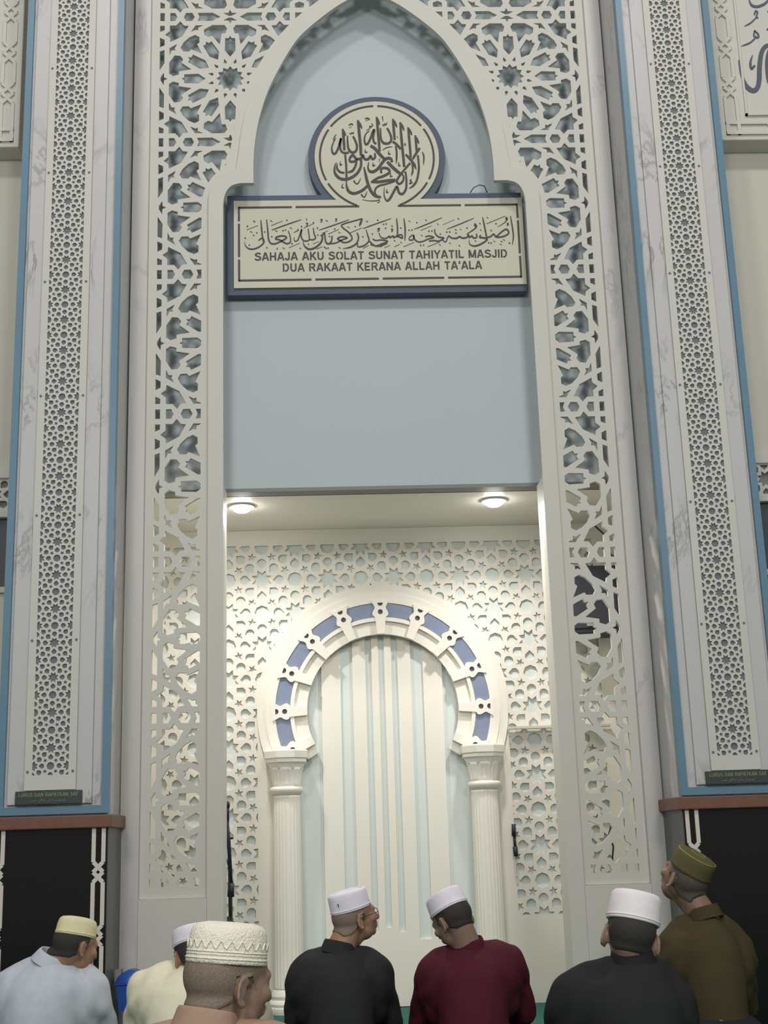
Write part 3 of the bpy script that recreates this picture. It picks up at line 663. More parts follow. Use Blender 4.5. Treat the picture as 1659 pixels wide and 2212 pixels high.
RIGHTLINE = [
 (14, .8, .8, [(22, 362), (60, 378), (110, 372), (178, 386), (110, 414), (60, 432), (0, 420)]), (15, .6, .8, [(88, 300), (108, 344), (158, 356), (192, 334), (202, 348), (232, 332), (242, 348), (274, 332), (326, 354), (322, 322), (292, 322), (272, 344)]), (15, .6, .9, [(268, 152), (278, 250), (276, 338)]), (15, .6, .5, [(344, 152), (356, 260), (354, 378)]),
 (8, .4, .3, [(144, 452), (202, 428)]), (8, .4, .3, [(246, 442), (302, 416)]), (8, .4, .3, [(338, 442), (450, 396)]),
 (14, .7, .9, [(432, 318), (400, 348), (402, 372), (440, 366), (442, 322), (456, 368), (492, 392), (540, 386), (592, 362), (650, 346), (600, 330), (562, 342)]), (15, .9, .7, [(600, 384), (650, 378), (700, 384), (752, 352), (700, 342), (664, 305), (658, 260)]), 
 (10, .4, .3, [(450, 262), (600, 202), (735, 143)]), (8, .4, .3, [(514, 276), (626, 228)]), (9, .4, .3, [(588, 442), (708, 394)]),
 (14, .6, .9, [(738, 372), (772, 392), (800, 332), (832, 352), (882, 354), (912, 338), (942, 352), (986, 346), (1004, 318), (1012, 346), (1042, 330), (1052, 350), (1088, 346), (1086, 308)]), (12, .8, .4, [(1084, 240), (1066, 222), (1074, 208), (1086, 240), (1040, 278), (985, 312)]),
 (8, .4, .3, [(744, 216), (862, 164)]), (10, .4, .3, [(782, 262), (920, 208), (1062, 148)]),
 (17, .2, .9, [(1010, 368), (1020, 418), (1075, 434), (1150, 404), (1196, 366), (1160, 350), (1122, 346), (1128, 322)]), (15, .6, .9, [(1150, 142), (1170, 240), (1192, 355)]), (15, .9, .9, [(1190, 348), (1232, 336), (1262, 312), (1290, 342), (1362, 336), (1416, 302), (1392, 262), (1340, 292), (1290, 338)]), (14, .6, .3, [(1434, 128), (1455, 250), (1464, 340), (1452, 420)]),
 (9, .4, .3, [(1190, 206), (1380, 128)]), (11, .8, .3, [(1404, 150), (1388, 140), (1390, 162), (1404, 158), (1372, 196), (1306, 238)]), (10, .7, .7, [(1414, 198), (1400, 206), (1416, 214), (1396, 226)]),
] + [(14, 1, 1, [p]) for p in ((76, 170), (136, 212), (162, 208), (156, 252), (222, 230), (312, 250), (396, 272), (426, 270), (570, 170), (600, 282), (630, 280), (515, 427), (545, 425), (110, 436), (716, 312), (782, 292), (812, 290), (876, 302), (990, 250), (912, 432), (1122, 205), (1236, 276), (1286, 206), (1212, 400), (1236, 404), (1424, 404), (476, 195))] \
  + [(9, .8, .3, [(p[0] - 10, p[1] - 5), (p[0] + 9, p[1] + 7)]) for p in ((402, 180), (528, 326), (692, 210), (714, 422), (876, 268), (902, 155), (926, 264), (816, 405), (1202, 145), (1132, 270), (1344, 388), (1370, 372), (250, 380), (318, 398), (1270, 386), (1336, 418), (1078, 382))] \
  + [(10, .9, .4, [(p[0] - 10, p[1] - 4), (p[0] + 8, p[1] - 10), (p[0] + 4, p[1] + 12), (p[0] - 8, p[1] + 18)]) for p in ((80, 268), (220, 270))]
mb = MB(); strokes(mb, ROUND, 660, 205, 5.352); mb.build('round_calligraphy', M['letter'], t)
mb = MB(); strokes(mb, LEFTLINE, 480, 440, 4.74); strokes(mb, RIGHTLINE, 800, 440, 4.74); mb.build('arabic_line', M['letter'], t)
wire = MB().tube([(.565, .115, 4.585), (.585, .11, 4.615), (.62, .108, 4.632), (.65, .11, 4.625), (.665, .115, 4.585)], .003, 6)
tag(wire.build('wire', M['dark'], None, True), 'thin dark wire loop on top of the calligraphy sign', 'wire')

# ------------------------------------------------------------------ framed calligraphy and bands on the side walls
def wall_frame(s, side):
    X = lambda v: s * v
    x0, x1 = sorted((X(1.93), X(3.6)))
    t = empty('framed_calligraphy', (s * 2.7, -.04, 4.85), f'white framed calligraphy panel high on the wall beyond the {side} pillar', 'wall panel', 'framed calligraphy on the side walls')
    y = -.150
    z0 = 4.760
    fx = 1.995
    MB().box(*sorted((X(fx), X(3.6))), y, 0.0, z0, 6.7).build('board', M['white'], t, bevel=.006)
    mb = MB(); a = .032
    motif(mb, X(fx + .072), 6.7, z0 + .03, a, .020, y - .012, y + .002, z0 + .072 + .262 * 6, .262)
    # bottom row of the same interlace, laid on its side
    hb = MB(); motif(hb, 0, 3.6, fx + .03, a, .020, y - .012, y + .002, fx + .072 + .262 * 5, .262)
    mb.add([(s * v[2], v[1], z0 + .072 + v[0]) for v in hb.v], hb.f)
    mb.build('interlace_border', M['white'], t)
    MB().box(*sorted((X(fx + .150), X(fx + .162))), y - .014, y, z0 + .15, 6.7).box(*sorted((X(fx + .150), X(3.6))), y - .014, y, z0 + .15, z0 + .162).build('inner_moulding', M['white'], t)
    return t, y
wall_frame(-1, 'left')
t, y = wall_frame(1, 'right')
mb = MB()
CALL = [(62, .2, .8, [(710, 800), (735, 950), (785, 1095), (845, 1182), (915, 1205), (962, 1155), (982, 1050), (985, 900), (1010, 710), (1062, 622), (1130, 600)]), (48, .3, .9, [(1130, 600), (1092, 730), (1085, 900), (1110, 1080), (1180, 1150), (1300, 1100)]), (30, .3, .9, [(892, 735), (864, 840), (880, 915), (922, 870)]),
        (22, .9, .7, [(915, 410), (965, 455), (968, 502), (912, 478), (920, 410)]), (18, .9, .1, [(945, 490), (860, 570), (745, 615)]), (20, .9, .7, [(916, 200), (932, 150), (958, 170), (944, 222), (966, 245)]), (16, .9, .1, [(950, 225), (870, 305), (785, 352)]), (34, .3, .8, [(846, 0), (880, 70), (950, 92), (1040, 62), (1100, 10)]), (24, .8, .3, [(1092, 150), (1120, 170)]), (30, .8, .3, [(1085, 400), (1120, 360)])]
strokes(mb, CALL, 1480, 0, 6.145, y - .004, y + .001, y)
mb.build('calligraphy', M['letter2'], t)

def wall_band(s, side):
    X = lambda v: s * v
    t = empty('cornice_band', (s * 2.7, -.03, 2.65), f'white carved lattice band over the dark doorway beyond the {side} pillar', 'cornice', 'carved bands over the side doorways')
    MB().box(*sorted((X(1.94), X(3.6))), -.05, 0, 2.86, 2.915).build('top_moulding', M['white'], t, bevel=.005)
    MB().box(*sorted((X(1.94), X(3.6))), -.05, 0, 2.645, 2.685).build('bottom_moulding', M['white'], t, bevel=.005)
    mb = MB(); hs = star_holes(X(2.08), 2.775, .15, (-2, 11) if s > 0 else (-11, 2), (-1, 1))
    x0, x1 = sorted((X(1.94), X(3.6)))
    sheet(mb, [rect(x0, x1, 2.685, 2.86)], hs, -.035, -.012, [rect(x0 + .01, x1 - .01, 2.69, 2.855)]); mb.build('lattice', M['white'], t)
    MB().box(x0, x1, -.012, -.002, 2.685, 2.86).build('backing', M['grey'], t)
    return t
wall_band(-1, 'left'); wall_band(1, 'right')
for s, nm in ((-1, 'door_1'), (1, 'door_2')):
    t = empty(nm, (s * 2.6, 0, 1.09)); t['kind'] = 'structure'
    x0, x1 = sorted((s * 1.94, s * 3.3))
    MB().box(x0, x1, -.012, .0, 2.27, 2.645).build('glass', M['darkgap'], t)
    MB().box(x0, x1, -.03, .0, 2.245, 2.275).build('crossbar', M['white'], t)
    MB().box(x0, x1, -.012, .0, 1.09, 2.245).build('lower_panel', M['white'] if s < 0 else M['darkgap'], t)

# ------------------------------------------------------------------ objects in the alcove
def mic_stand():
    x, y = -.880, .5
    t = empty('microphone_stand', (x, y, 0), 'dark microphone on a tall stand at the left edge of the alcove opening', 'microphone')
    MB().tube([(x + .012, y, .0), (x + .012, y, .55)], .014, 12).tube([(x + .012, y, .5), (x + .008, y, .78)], .011, 12).build('pole', M['dark'], t, True)
    MB().tube([(x + .005, y, .44), (x + .005, y, .56)], [.018, .016], 12).build('clutch', M['dark'], t, True)
    MB().tube([(x + .012, y, .66), (x + .014, y, .73)], [.019, .017], 12).build('clutch', M['dark'], t, True)
    MB().tube([(x + .012, y, .73), (x + .002, y, .95), (x - .004, y, 1.06)], [.012, .010, .006], 10).build('boom', M['dark'], t, True)
    MB().box(x - .016, x + .008, y - .014, y + .014, .915, .955).tube([(x, y, .965), (x + .026, y, .966)], .006, 8).build('boom_clamp', M['dark'], t)
    MB().tube([(x - .004, y, 1.05), (x - .006, y, 1.10), (x - .006, y, 1.125)], [.008, .011, .012], 12).build('microphone_body', M['dark'], t, True)
    MB().ell((x - .007, y, 1.14), (.016, .016, .024)).build('microphone_head', M['black'], t, True)
    MB().tube([(x - .004, y - .012, 1.06), (x - .013, y - .02, 1.0), (x - .008, y - .018, .955), (x - .012, y - .02, .88), (x + .004, y - .02, .80), (x + .014, y - .018, .6), (x + .02, y - .02, .05)], .003, 6).build('cable', M['black'], t, True)
    for k in range(3):
        a = R(90 + 120 * k)
        MB().tube([(x + .012, y, .10), (x + .012 + .2 * math.cos(a), y + .2 * math.sin(a), .012)], [.010, .008], 8).build('leg', M['dark'], t, True)
mic_stand()
hm = MB().tube([(.752, YM - .055, .815), (.750, YM - .055, .87)], [.013, .015], 10).tube([(.750, YM - .055, .87), (.748, YM - .052, .93)], [.008, .008], 8).tube([(.746, YM - .055, .93), (.748, YM - .055, 1.0)], [.014, .012], 10)
tag(hm.build('hanging_microphone', M['dark'], None, True), 'small dark microphone hanging at the edge of the star panel right of the niche', 'microphone')
t = empty('wall_speaker', (1.30, 1.0, 2.06), 'dark grey loudspeaker seen through the right lattice panel', 'speaker')
MB().box(1.10, 1.44, .86, 1.088, 2.09, 2.50).build('cabinet', M['speaker'], t, bevel=.01)
MB().box(1.13, 1.41, .852, .862, 2.12, 2.47).build('grille', M['speaker'], t)
MB().box(1.22, 1.27, .846, .854, 2.13, 2.145).build('badge', M['chrome'], t)
c = MB().tube([(1.22, .6, 2.815), (1.25, .62, 2.7), (1.33, .62, 2.62), (1.30, .62, 2.55), (1.37, .64, 2.50), (1.43, .7, 2.42), (1.36, .7, 2.45), (1.42, .75, 2.36)], .006, 8)
tag(c.build('speaker_cable', M['dark'], None, True), 'tangled dark cable above the loudspeaker behind the right lattice panel', 'cable')
c = MB().tube([(1.18, .35, .98), (1.165, .36, .92), (1.185, .36, .86), (1.175, .36, .80), (1.16, .36, .02)], .005, 8)
tag(c.build('hanging_cable', M['dark'], None, True), 'thin dark cable hanging behind the foot of the right lattice panel', 'cable')
t = empty('plastic_bin', (-1.29, -.25, .20), 'blue plastic bin fixed on the corner beside the left granite dado', 'bin')
mb = MB(); bx, by = -1.285, -.20
rg = lambda z, a, b: [(bx - a, by - b, z), (bx + a, by - b, z), (bx + a, by + b, z), (bx - a, by + b, z)]
mb.loft([rg(.185, .050, .05), rg(.30, .062, .06), rg(.305, .070, .066), rg(.312, .070, .066), rg(.31, .058, .055), rg(.195, .046, .046)]); mb.build('tub', M['bluebin'], t)
mb = MB(); n = 12
prof = [(bx - .070 + .14 * k / n, .312 + .055 * math.sin(math.pi * k / n) ** .6) for k in range(n + 1)]
vs = [(x, by + yy, z) for yy in (-.060, .066) for x, z in prof]; mb.add(vs, [(k, k + 1, n + 2 + k, n + 1 + k) for k in range(n)] + [tuple(range(n + 1)), tuple(range(n + 1, 2 * n + 2))]); mb.build('lid', M['bluebin'], t, True)
for q in (0, .018): MB().box(bx + .005 + q, bx + .013 + q, by - .0655, by - .055, .20, .29).build('white_stripe', M['white'], t)
MB().box(bx - .075, bx - .045, by - .03, by + .03, .31, .37).build('wall_bracket', M['grey'], t)
fm = MB().tube([(-.80, .60, .018), (-.70, .60, .018)], .010, 10).tube([(-.70, .60, .018), (-.66, .60, .020)], [.014, .017], 12)
tag(fm.build('floor_microphone', M['black'], None, True), 'black handheld microphone lying on the green carpet by the left column', 'microphone')
from mathutils.bvhtree import BVHTree
# ------------------------------------------------------------------ people sitting on the carpet
def remesh(name, mb, voxel, smooth_it, m, parent, off, noise_amp=0, noise_scale=8, post=None):
    me = bpy.data.meshes.new('tmp'); me.from_pydata([Vector(v) for v in mb.v], [], mb.f); me.validate()
    bm = bmesh.new(); bm.from_mesh(me); bmesh.ops.recalc_face_normals(bm, faces=bm.faces); bm.to_mesh(me); bm.free()
    o = bpy.data.objects.new('tmp', me); COL.objects.link(o)
    r = o.modifiers.new('r', 'REMESH'); r.mode = 'VOXEL'; r.voxel_size = voxel
    s = o.modifiers.new('s', 'SMOOTH'); s.iterations = smooth_it; s.factor = .5
    dg = bpy.context.evaluated_depsgraph_get()
    out = bpy.data.meshes.new_from_object(o.evaluated_get(dg)); bpy.data.objects.remove(o); bpy.data.meshes.remove(me)
    out.name = name
    out.update()
    nr = [v.normal.copy() for v in out.vertices]
    for v, n in zip(out.vertices, nr):
        if noise_amp:
            q = Vector((v.co.x * noise_scale, v.co.y * noise_scale, v.co.z * noise_scale * .55))
            v.co += n * noise_amp * (noise.noise(q) + .5 * noise.noise(q * 2.3))
        if post: post(v, n)
    for v in out.vertices: v.co -= off
    out.materials.clear(); out.materials.append(m); out.shade_smooth()
    ob = bpy.data.objects.new(name, out); COL.objects.link(ob)
    if parent: ob.parent = parent
    return ob
def seg(mb, a, b, r0, r1, n=14):
    a, b = Vector(a), Vector(b); mb.tube([a, b], [r0, r1], n); mb.ell(a, r0, None, n, 8); mb.ell(b, r1, None, n, 8)
def head_rot(yaw, pitch, roll):
    """yaw right, pitch up and roll towards the right shoulder, in degrees"""
    return Matrix.Rotation(R(roll), 3, 'Y') @ Matrix.Rotation(R(-yaw), 3, 'Z') @ Matrix.Rotation(R(pitch), 3, 'X')
def head_parts(mb, H, fat=1.0):
    """H maps head coordinates (y forward, z up, origin at the top of the neck) to the world"""
    rot = H.to_3x3()
    def E_(c, r, q=None): mb.ell(H @ Vector(c), r, rot @ q if q else rot, 20, 14)
    E_((0, .018, .098), (.074, .096, .080)); E_((0, -.018, .075), (.068, .068, .072))
    E_((0, .060, .045), (.060 * fat, .056, .085)); E_((0, .050, -.002), (.054 * fat, .052, .048)); E_((0, .090, -.022), (.024, .022, .020))
    E_((0, -.005, .035), (.060, .062, .06))
    P = lambda *c: H @ Vector(c)
    seg(mb, P(0, .110, .070), P(0, .134, .032), .008, .013); E_((.012, .122, .030), (.010, .012, .009)); E_((-.012, .122, .030), (.010, .012, .009))
    seg(mb, P(-.036, .100, .080), P(.036, .100, .080), .013, .013)
    for q in (-1, 1):
        E_((q * .044, .086, .040), (.020, .024, .020)); E_((q * .031, .101, .060), (.014, .012, .011))
        ear = Matrix.Rotation(R(q * 17), 3, 'Z') @ Matrix.Rotation(R(-14), 3, 'X')
        E_((q * .079, .004, .044), (.0055, .017, .028), ear)
        hel = [Vector((q * .006 * (1 - math.cos(t_)) * .5, .019 * math.sin(t_) * -1.0, .031 * math.cos(t_))) for t_ in [R(-40 + 250 * k / 9) for k in range(10)]]
        for k in range(9):
            seg(mb, H @ (Vector((q * .080, .004, .045)) + ear @ hel[k]), H @ (Vector((q * .080, .004, .045)) + ear @ hel[k + 1]), .0052, .0052, 8)
        E_((q * .078, .009, .016), (.006, .009, .010)); E_((q * .073, .004, .043), (.011, .015, .024))
    seg(mb, P(-.020, .112, .009), P(.020, .112, .009), .008, .008, 8); seg(mb, P(-.017, .110, -.003), P(.017, .110, -.003), .008, .008, 8)
def hand(mb, wrist, fwd, up, side):
    f = Vector(fwd).normalized(); u = Vector(up); u = (u - f * u.dot(f)).normalized(); x = f.cross(u) * side
    W_ = Vector(wrist)
    for k in (-1, -.33, .33, 1): seg(mb, W_ + f * .015 + x * k * .018, W_ + f * .085 + x * k * .030, .014, .012, 8)
    for k, ln in ((-1, .062), (-.33, .078), (.33, .084), (1, .074)):
        b = W_ + f * .085 + x * k * .030
        m1 = b + (f * .9 - u * .25 + x * k * .06).normalized() * ln * .55; e = m1 + (f * .6 - u * .75).normalized() * ln * .5
        seg(mb, b, m1, .0092, .0085, 8); seg(mb, m1, e, .0085, .007, 8)
    tb = W_ + f * .025 + x * .030; tm = tb + (f * .7 + x * .75 - u * .2).normalized() * .042; te = tm + (f * .95 + x * .15 - u * .3).normalized() * .030
    seg(mb, tb, tm, .013, .010, 8); seg(mb, tm, te, .010, .008, 8)
CAP_PROFILE = {
    'round': [(1.0, 0), (1.012, .004), (1.0, .012), (.99, .05), (.975, .068), (.93, .080), (.80, .087), (.5, .090), (.001, .091)],
    'dome': [(1.0, 0), (1.012, .004), (1.0, .012), (.985, .040), (.955, .060), (.90, .073), (.80, .080), (.55, .085), (.001, .086)],
    'tall': [(1.0, 0), (1.012, .004), (1.0, .012), (.985, .035), (.955, .066), (.93, .078), (.85, .086), (.5, .091), (.001, .092)],
    'flat': [(1.0, 0), (1.012, .004), (1.0, .012), (.985, .055), (.965, .072), (.93, .079), (.86, .079), (.80, .076), (.60, .077), (.001, .077)],
}
def person(name, label, T, yaw, pitch, roll, N, SL, SR, EL, ER, pel, shirt, capm, skin, hair, cap='round', capw=.086, caph=1.0, fat=1.0, sleeve=.055, cap_tilt=0, hs=1.0, collar='stand', voxel=.005, folds=.009, extra=None):
    T, N, SL, SR, EL, ER, pel = [Vector(q) for q in (T, N, SL, SR, EL, ER, pel)]
    hr = head_rot(yaw, pitch, roll)
    J = T - hr @ Vector((0, .012, .105 + .085 * caph)) * hs
    H = Matrix.Translation(J) @ hr.to_4x4() @ Matrix.Scale(hs, 4)
    root = empty('person', (pel.x, pel.y, 0), label, 'person', 'people sitting on the carpet')
    off = Vector(root.location)
    fd = Vector((0, 1, 0)); sh = (SR - SL).normalized(); fw = Vector((-sh.y, sh.x, 0)).normalized()
    # limbs
    mid = (SL + SR) / 2; chest = (mid + pel) / 2 + Vector((0, -.02, .02))
    knees = [pel + Vector((q * .185, .36, .0)) for q in (-1, 1)]
    for k in knees: k.z = .095
    wr = [Vector((pel.x + q * .15, pel.y + .36, .21)) for q in (-1, 1)]
    arms = [(SL, EL, wr[0], -1), (SR, ER, wr[1], 1)]
    # body: one continuous surface
    mb = MB(); head_parts(mb, H, fat)
    nb = N + Vector((0, .03, -.02))
    seg(mb, H @ Vector((0, -.008, .035)), nb, .054 * fat, .060 * fat, 18); seg(mb, H @ Vector((0, .030, .0)), nb + Vector((0, .025, .0)), .040, .050, 14)
    seg(mb, nb, chest, .050, .10); seg(mb, chest, pel, .10, .11)
    seg(mb, SL, SR, .045, .045); seg(mb, nb, mid, .045, .05)
    for S_, E_, W_, q in arms:
        seg(mb, S_, E_, .042, .036); seg(mb, E_, W_, .036, .025)
        hand(mb, W_, (-q * .35, .9, -.25), (0, .2, 1), q)
        seg(mb, W_, W_ + Vector((-q * .01, .02, -.005)), .025, .022)
    for q, k in zip((-1, 1), knees):
        hip = pel + Vector((q * .09, .02, -.01)); ank = Vector((pel.x - q * .04, pel.y + .26, .055))
        seg(mb, hip, k, .080, .056); seg(mb, k, ank, .054, .036); seg(mb, ank, ank + Vector((-q * .10, .05, -.012)), .036, .028)
    body = remesh('body', mb, voxel, 4, skin, root, off)
    bvh = BVHTree.FromPolygons([v.co + off for v in body.data.vertices], [tuple(f.vertices) for f in body.data.polygons])
    # shirt
    mb = MB()
    def ring(c, ax, rx, ry, n=22, tilt=0):
        ax = Vector(ax).normalized(); s_ = (sh - ax * sh.dot(ax)).normalized(); f_ = ax.cross(s_)
        return [c + s_ * rx * math.cos(2 * math.pi * k / n) + f_ * ry * math.sin(2 * math.pi * k / n) for k in range(n)]
    half = (SR - SL).length / 2; spine = (N - pel)
    cs = [(0.0, half * .86, .155, Vector((0, .02, -.05))), (.22, half * .86, .150, Vector((0, .0, 0))), (.45, half * .88, .140, Vector((0, -.015, 0))), (.66, half * .90, .135, Vector((0, -.012, 0))), (.80, half * .84, .115, Vector((0, .0, 0))), (.90, half * .55, .085, Vector((0, .02, 0))), (.98, half * .34, .062, Vector((0, .025, 0)))]
    rings = []
    for s_, rx, ry, d in cs:
        c = pel.lerp(N, s_) + d
        target = pel.lerp(mid, min(1, s_ / .84)); c = Vector((target.x if s_ < .85 else c.x, c.y + (.035 if s_ < .85 else .02), c.z))
        rings.append(ring(c, (0, .25, 1), rx, ry))
    mb.loft(rings)
    for S_, E_, W_, q in arms:
        nk = N + Vector((q * .045, .035, -.035))
        mb.tube([nk, nk.lerp(S_, .5) + Vector((0, .015, .012)), S_], [.052, .062, .064], 16); mb.ell(S_, .066)
        mb.ell(S_ + Vector((0, .01, -.05)), (.075, .085, .09)); mb.ell(S_.lerp(chest, .30) + Vector((0, .0, -.01)), (.095, .100, .13)); mb.ell(S_.lerp(E_, .5).lerp(chest, .35), (.085, .095, .12))
        seg(mb, S_, E_, .066, sleeve + .004, 16); cuff = E_.lerp(W_, .82); seg(mb, E_, cuff, sleeve + .004, sleeve * .82, 16)
    mb.ell(mid + Vector((0, -.025, -.09)), (half * .80, .085, .14))
    def post(v, n):
        c = v.co
        if folds:
            for S_, E_, W_, q in arms:
                d = (c - (S_ + (E_ - S_) * .25)).length
                w = max(0, 1 - d / .22)
                if w > 0:
                    ph = (c.z * .8 + q * (c.x - S_.x) * 1.0) * 70
                    v.co += n * folds * .55 * w * math.sin(ph + 2.0 * noise.noise(c * 9))
    remesh('shirt', mb, .010, 24, shirt, root, off, folds * .75, 7, post)
    # collar
    mb = MB(); up = ((H @ Vector((0, 0, .03))) - nb).normalized(); up = (up + Vector((0, 0, 1.2))).normalized()
    c0 = N + Vector((0, .035, -.005))
    if collar == 'stand': prof = [(.073, -.022), (.068, .0), (.064, .022), (.061, .030), (.058, .030), (.060, .0)]
    else: prof = [(.084, -.020), (.078, -.004), (.070, .018), (.064, .027), (.059, .026), (.062, -.004)]
    rr = [ring(c0 + up * (z * 1.0), up, r * fat * 1.04, r * fat * 1.10, 36) for r, z in prof]
    mb.loft(rr, False)
    mb.build('collar', shirt, root, True)
    # lower clothing
    mb = MB()
    mb.ell(pel + Vector((0, .0, -.01)), (.19, .17, .105))
    for q, k in zip((-1, 1), knees):
        seg(mb, pel + Vector((q * .09, .02, -.01)), k, .098, .076); seg(mb, k, Vector((pel.x - q * .01, pel.y + .28, .062)), .074, .050)
    for i in range(len(mb.v)):
        v = mb.v[i]
        if v[2] < .004: mb.v[i] = (v[0], v[1], .004)
    remesh('trousers', mb, .014, 4, MAT_TROUSERS, root, off, .004, 6)
    # hair: cropped cap of hair over the back and the sides of the skull
    rotH = hr; mb = MB(); nu, nv = 40, 22; vs = []; fs = []; keep = {}
    low = lambda th: .004 + .036 * max(0, (abs(th) - R(48)) / R(64)) ** .8
    for i in range(nv + 1):
        for k in range(nu + 1):
            th = R(-112 + 224 * k / nu); z0 = low(th); z = .122 + (z0 - .122) * i / nv
            d = Vector((math.sin(th), -math.cos(th), 0)); c = Vector((0, .010, z))
            hit = bvh.ray_cast(H @ (c + d * .10 - Vector((0, .01, 0))), -(rotH @ d), .12)
            pt = hit[0] if hit[0] is not None else H @ (c + d * .07)
            rad = (pt - H @ c).length / hs; e = min(rad, .102) + (.0045 if i < nv else .0008)
            vs.append(c + d * e)
    for i in range(nv):
        for k in range(nu):
            th = R(-112 + 224 * (k + .5) / nu); z = .122 + (low(th) - .122) * (i + .5) / nv
            if R(74) < abs(th) < R(104) and z < .078: continue
            a = i * (nu + 1) + k; fs.append((a, a + 1, a + nu + 2, a + nu + 1))
    mb.add([H @ Vector(v) for v in vs], fs); ho = mb.build('hair', hair, root, True)
    # cap
    ct = Matrix.Rotation(R(cap_tilt), 3, 'X'); cp = CAP_PROFILE[cap]; mb = MB(); rings = []; n = 44
    for r, z in cp:
        rings.append([H @ (Vector((0, .010, .100)) + ct @ Vector((capw * r * math.cos(2 * math.pi * k / n), capw * 1.16 * r * math.sin(2 * math.pi * k / n), z * caph))) for k in range(n)])
    mb.loft(rings); co = mb.build('cap', capm, root, True)
    def cap_ring(rr, z, w, m, nm):
        q = MB(); q.tube([H @ (Vector((0, .010, .100)) + ct @ Vector((capw * rr * math.cos(2 * math.pi * k / 40), capw * 1.16 * rr * math.sin(2 * math.pi * k / 40), z * caph))) for k in range(41)], w, 8, False)
        o = q.build(nm, m, co, True); return o
    cap_ring(1.008, .010, .0022, capm, 'hem')
    if extra: extra(root, H, co, cap_ring, ct)
    return root

def cloth(name, rgb, rough=.85, bump=.25, amt=.05): return mat(name, rgb, rough, .12, amt, 25, bump, 420)
MAT_TROUSERS = cloth('dark_cloth', (44, 44, 50))
sk = lambda n, c: mat(n, c, .5, .35, .06, 30, .12, 160)
hairm = lambda n, c: mat(n, c, .7, .25, .22, 220, .5, 600)
SK1, SK2, SK3 = sk('skin_tan', (158, 122, 100)), sk('skin_brown', (146, 120, 104)), sk('skin_deep', (128, 100, 84))
H1, H2, H3 = hairm('hair_black', (60, 56, 54)), hairm('hair_grey', (132, 116, 104)), hairm('hair_dark_grey', (84, 76, 70))
def lace(name, rgb):
    m = mat(name, rgb, .8, .1); nt = m.node_tree; b = nt.nodes['Principled BSDF']; tc = nt.nodes['Texture Coordinate']
    v = nt.nodes.new('ShaderNodeTexVoronoi'); v.inputs['Scale'].default_value = 190; nt.links.new(tc.outputs['Object'], v.inputs['Vector'])
    w = nt.nodes.new('ShaderNodeTexNoise'); w.inputs['Scale'].default_value = 70; nt.links.new(tc.outputs['Object'], w.inputs['Vector'])
    mu = nt.nodes.new('ShaderNodeMath'); mu.operation = 'MULTIPLY'; nt.links.new(v.outputs[0], mu.inputs[0]); nt.links.new(w.outputs['Fac'], mu.inputs[1])
    bp = nt.nodes.new('ShaderNodeBump'); bp.inputs['Strength'].default_value = .6; bp.inputs['Distance'].default_value = .006
    nt.links.new(mu.outputs[0], bp.inputs['Height']); nt.links.new(bp.outputs['Normal'], b.inputs['Normal'])
    return m
CAPW, CAPC, CAPL, CAPO = cloth('cap_lilac_white', (234, 227, 238)), cloth('cap_cream', (226, 218, 178)), lace('cap_lace', (240, 232, 216)), cloth('cap_olive', (92, 86, 58))
CAPW2 = cloth('cap_white', (238, 230, 233)); OLIVE2 = cloth('cap_stripe', (150, 142, 74))

person('p', 'person in a light blue collared shirt and cream cap, seated at the far left', (-1.330, -1.30, .668), 42, -13, 0, (-1.425, -1.35, .510), (-1.615, -1.30, .405), (-1.275, -1.27, .390), (-1.69, -1.25, .20), (-1.235, -1.18, .20), (-1.47, -1.42, .12), cloth('shirt_light_blue', (192, 198, 208)), CAPC, SK1, H1, 'dome', .081, .95, hs=.90, collar='fold')
person('p', 'person in a pale cream shirt and white cap, half hidden behind the nearest head', (-.905, -1.20, .614), -22, -14, -6, (-.845, -1.25, .470), (-1.085, -1.20, .385), (-.665, -1.18, .385), (-1.13, -1.10, .19), (-.62, -1.08, .19), (-.90, -1.33, .12), cloth('shirt_cream', (238, 231, 205)), CAPW, SK1, H1, 'dome', .083, .9, hs=.93)
def nearcap(root, H, co, ring, ct):
    for z in (.018, .024): ring(1.004, z, .0014, CAPL, 'seam')
    q = MB(); P = []
    for k in range(121):
        a = 2 * math.pi * k / 120; z = .040 + .009 * math.sin(24 * a)
        P.append(H @ (Vector((0, .010, .100)) + ct @ Vector((.083 * .998 * math.cos(a), .083 * 1.16 * .998 * math.sin(a), z))))
    q.tube(P, .0014, 6, False); q.build('zigzag_stitch', CAPL, co, True)
person('p', 'person in a cream lace cap with cropped grey hair, the nearest and biggest head', (-.537, -3.67, .757), 50, -6, 1, (-.590, -3.745, .545), (-.775, -3.70, .430), (-.365, -3.68, .430), (-.82, -3.60, .22), (-.31, -3.58, .22), (-.57, -3.84, .12), cloth('shirt_dusty_rose', (168, 138, 122)), CAPL, SK2, H2, 'dome', .083, 1.06, 1.06, voxel=.005, collar='stand', extra=nearcap)
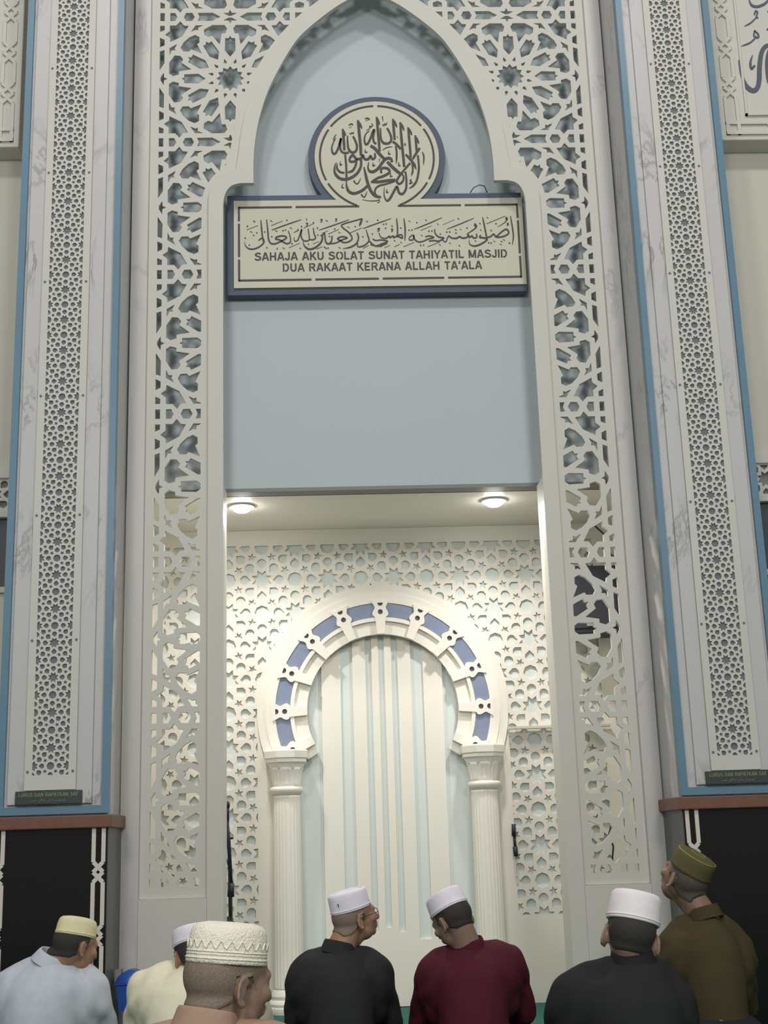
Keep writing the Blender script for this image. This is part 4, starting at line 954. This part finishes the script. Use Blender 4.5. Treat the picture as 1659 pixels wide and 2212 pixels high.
def glasses(root, H, co, ring, ct):
    q = MB(); g = []
    for s in (-1, 1):
        P = [H @ Vector((s * (.032 + .024 * math.cos(a)), .122 - .006 * abs(math.cos(a)), .058 + .017 * math.sin(a))) for a in [2 * math.pi * k / 16 for k in range(17)]]
        q.tube(P, .0016, 6, False)
        q.tube([H @ Vector((s * .056, .116, .062)), H @ Vector((s * .080, .09, .062)), H @ Vector((s * .083, .012, .062)), H @ Vector((s * .083, -.01, .05))], .0018, 6)
    q.tube([H @ Vector((-.008, .124, .060)), H @ Vector((.008, .124, .060))], .0015, 6)
    q.build('glasses', M['dark'], root, True)
    e = MB(); d = lambda x, z: H @ (Vector((0, .010, .100)) + ct @ Vector((-.0 + x, -.1005 + abs(x) * .25, z)))
    e.add([d(.050, .050), d(.062, .050), d(.056, .030), d(.050, .052), d(.062, .052)], [(0, 1, 2)]); e.build('emblem', M['letter2'], co)
    ring(.84, .0785, .003, CAPW, 'crown_seam')
person('p', 'person in a black collared shirt, lilac-white cap and glasses, head turned right', (-.258, -1.10, .734), 62, 10, -4, (-.295, -1.15, .500), (-.445, -1.10, .405), (-.135, -1.08, .400), (-.475, -1.00, .18), (-.085, -.98, .18), (-.29, -1.25, .12), cloth('shirt_black', (47, 48, 49)), CAPW, SK1, H2, 'flat', .083, 1.06, hs=.91, extra=glasses)
person('p', 'person in a maroon shirt and lilac-white cap, head bowed to the left', (.135, -1.20, .708), -38, -20, -10, (.235, -1.25, .500), (.085, -1.17, .395), (.405, -1.20, .440), (.040, -1.05, .18), (.465, -1.08, .22), (.235, -1.36, .12), cloth('shirt_maroon', (80, 31, 43)), CAPW, SK2, H1, 'tall', .084, .95, hs=.92)
person('p', 'person in a black shirt and tall white cap, right of the maroon shirt', (.668, -2.48, .738), 8, -8, 13, (.635, -2.535, .540), (.435, -2.46, .440), (.775, -2.46, .400), (.395, -2.34, .21), (.825, -2.34, .19), (.62, -2.62, .12), cloth('shirt_black_wool', (42, 43, 44)), CAPW2, SK2, H1, 'tall', .084, 1.06)
def olivecap(root, H, co, ring, ct):
    ring(.93, .079, .0024, OLIVE2, 'stripe'); ring(.62, .087, .0018, OLIVE2, 'stripe'); ring(.34, .090, .0018, OLIVE2, 'stripe')
person('p', 'person in an olive brown shirt and striped olive cap by the right dado', (1.235, -1.15, .832), -30, 20, 17, (1.235, -1.20, .590), (1.095, -1.14, .470), (1.375, -1.14, .445), (1.060, -1.02, .22), (1.415, -1.02, .20), (1.23, -1.30, .12), cloth('shirt_olive', (72, 63, 44)), CAPO, SK3, H3, 'round', .083, .95, extra=olivecap)
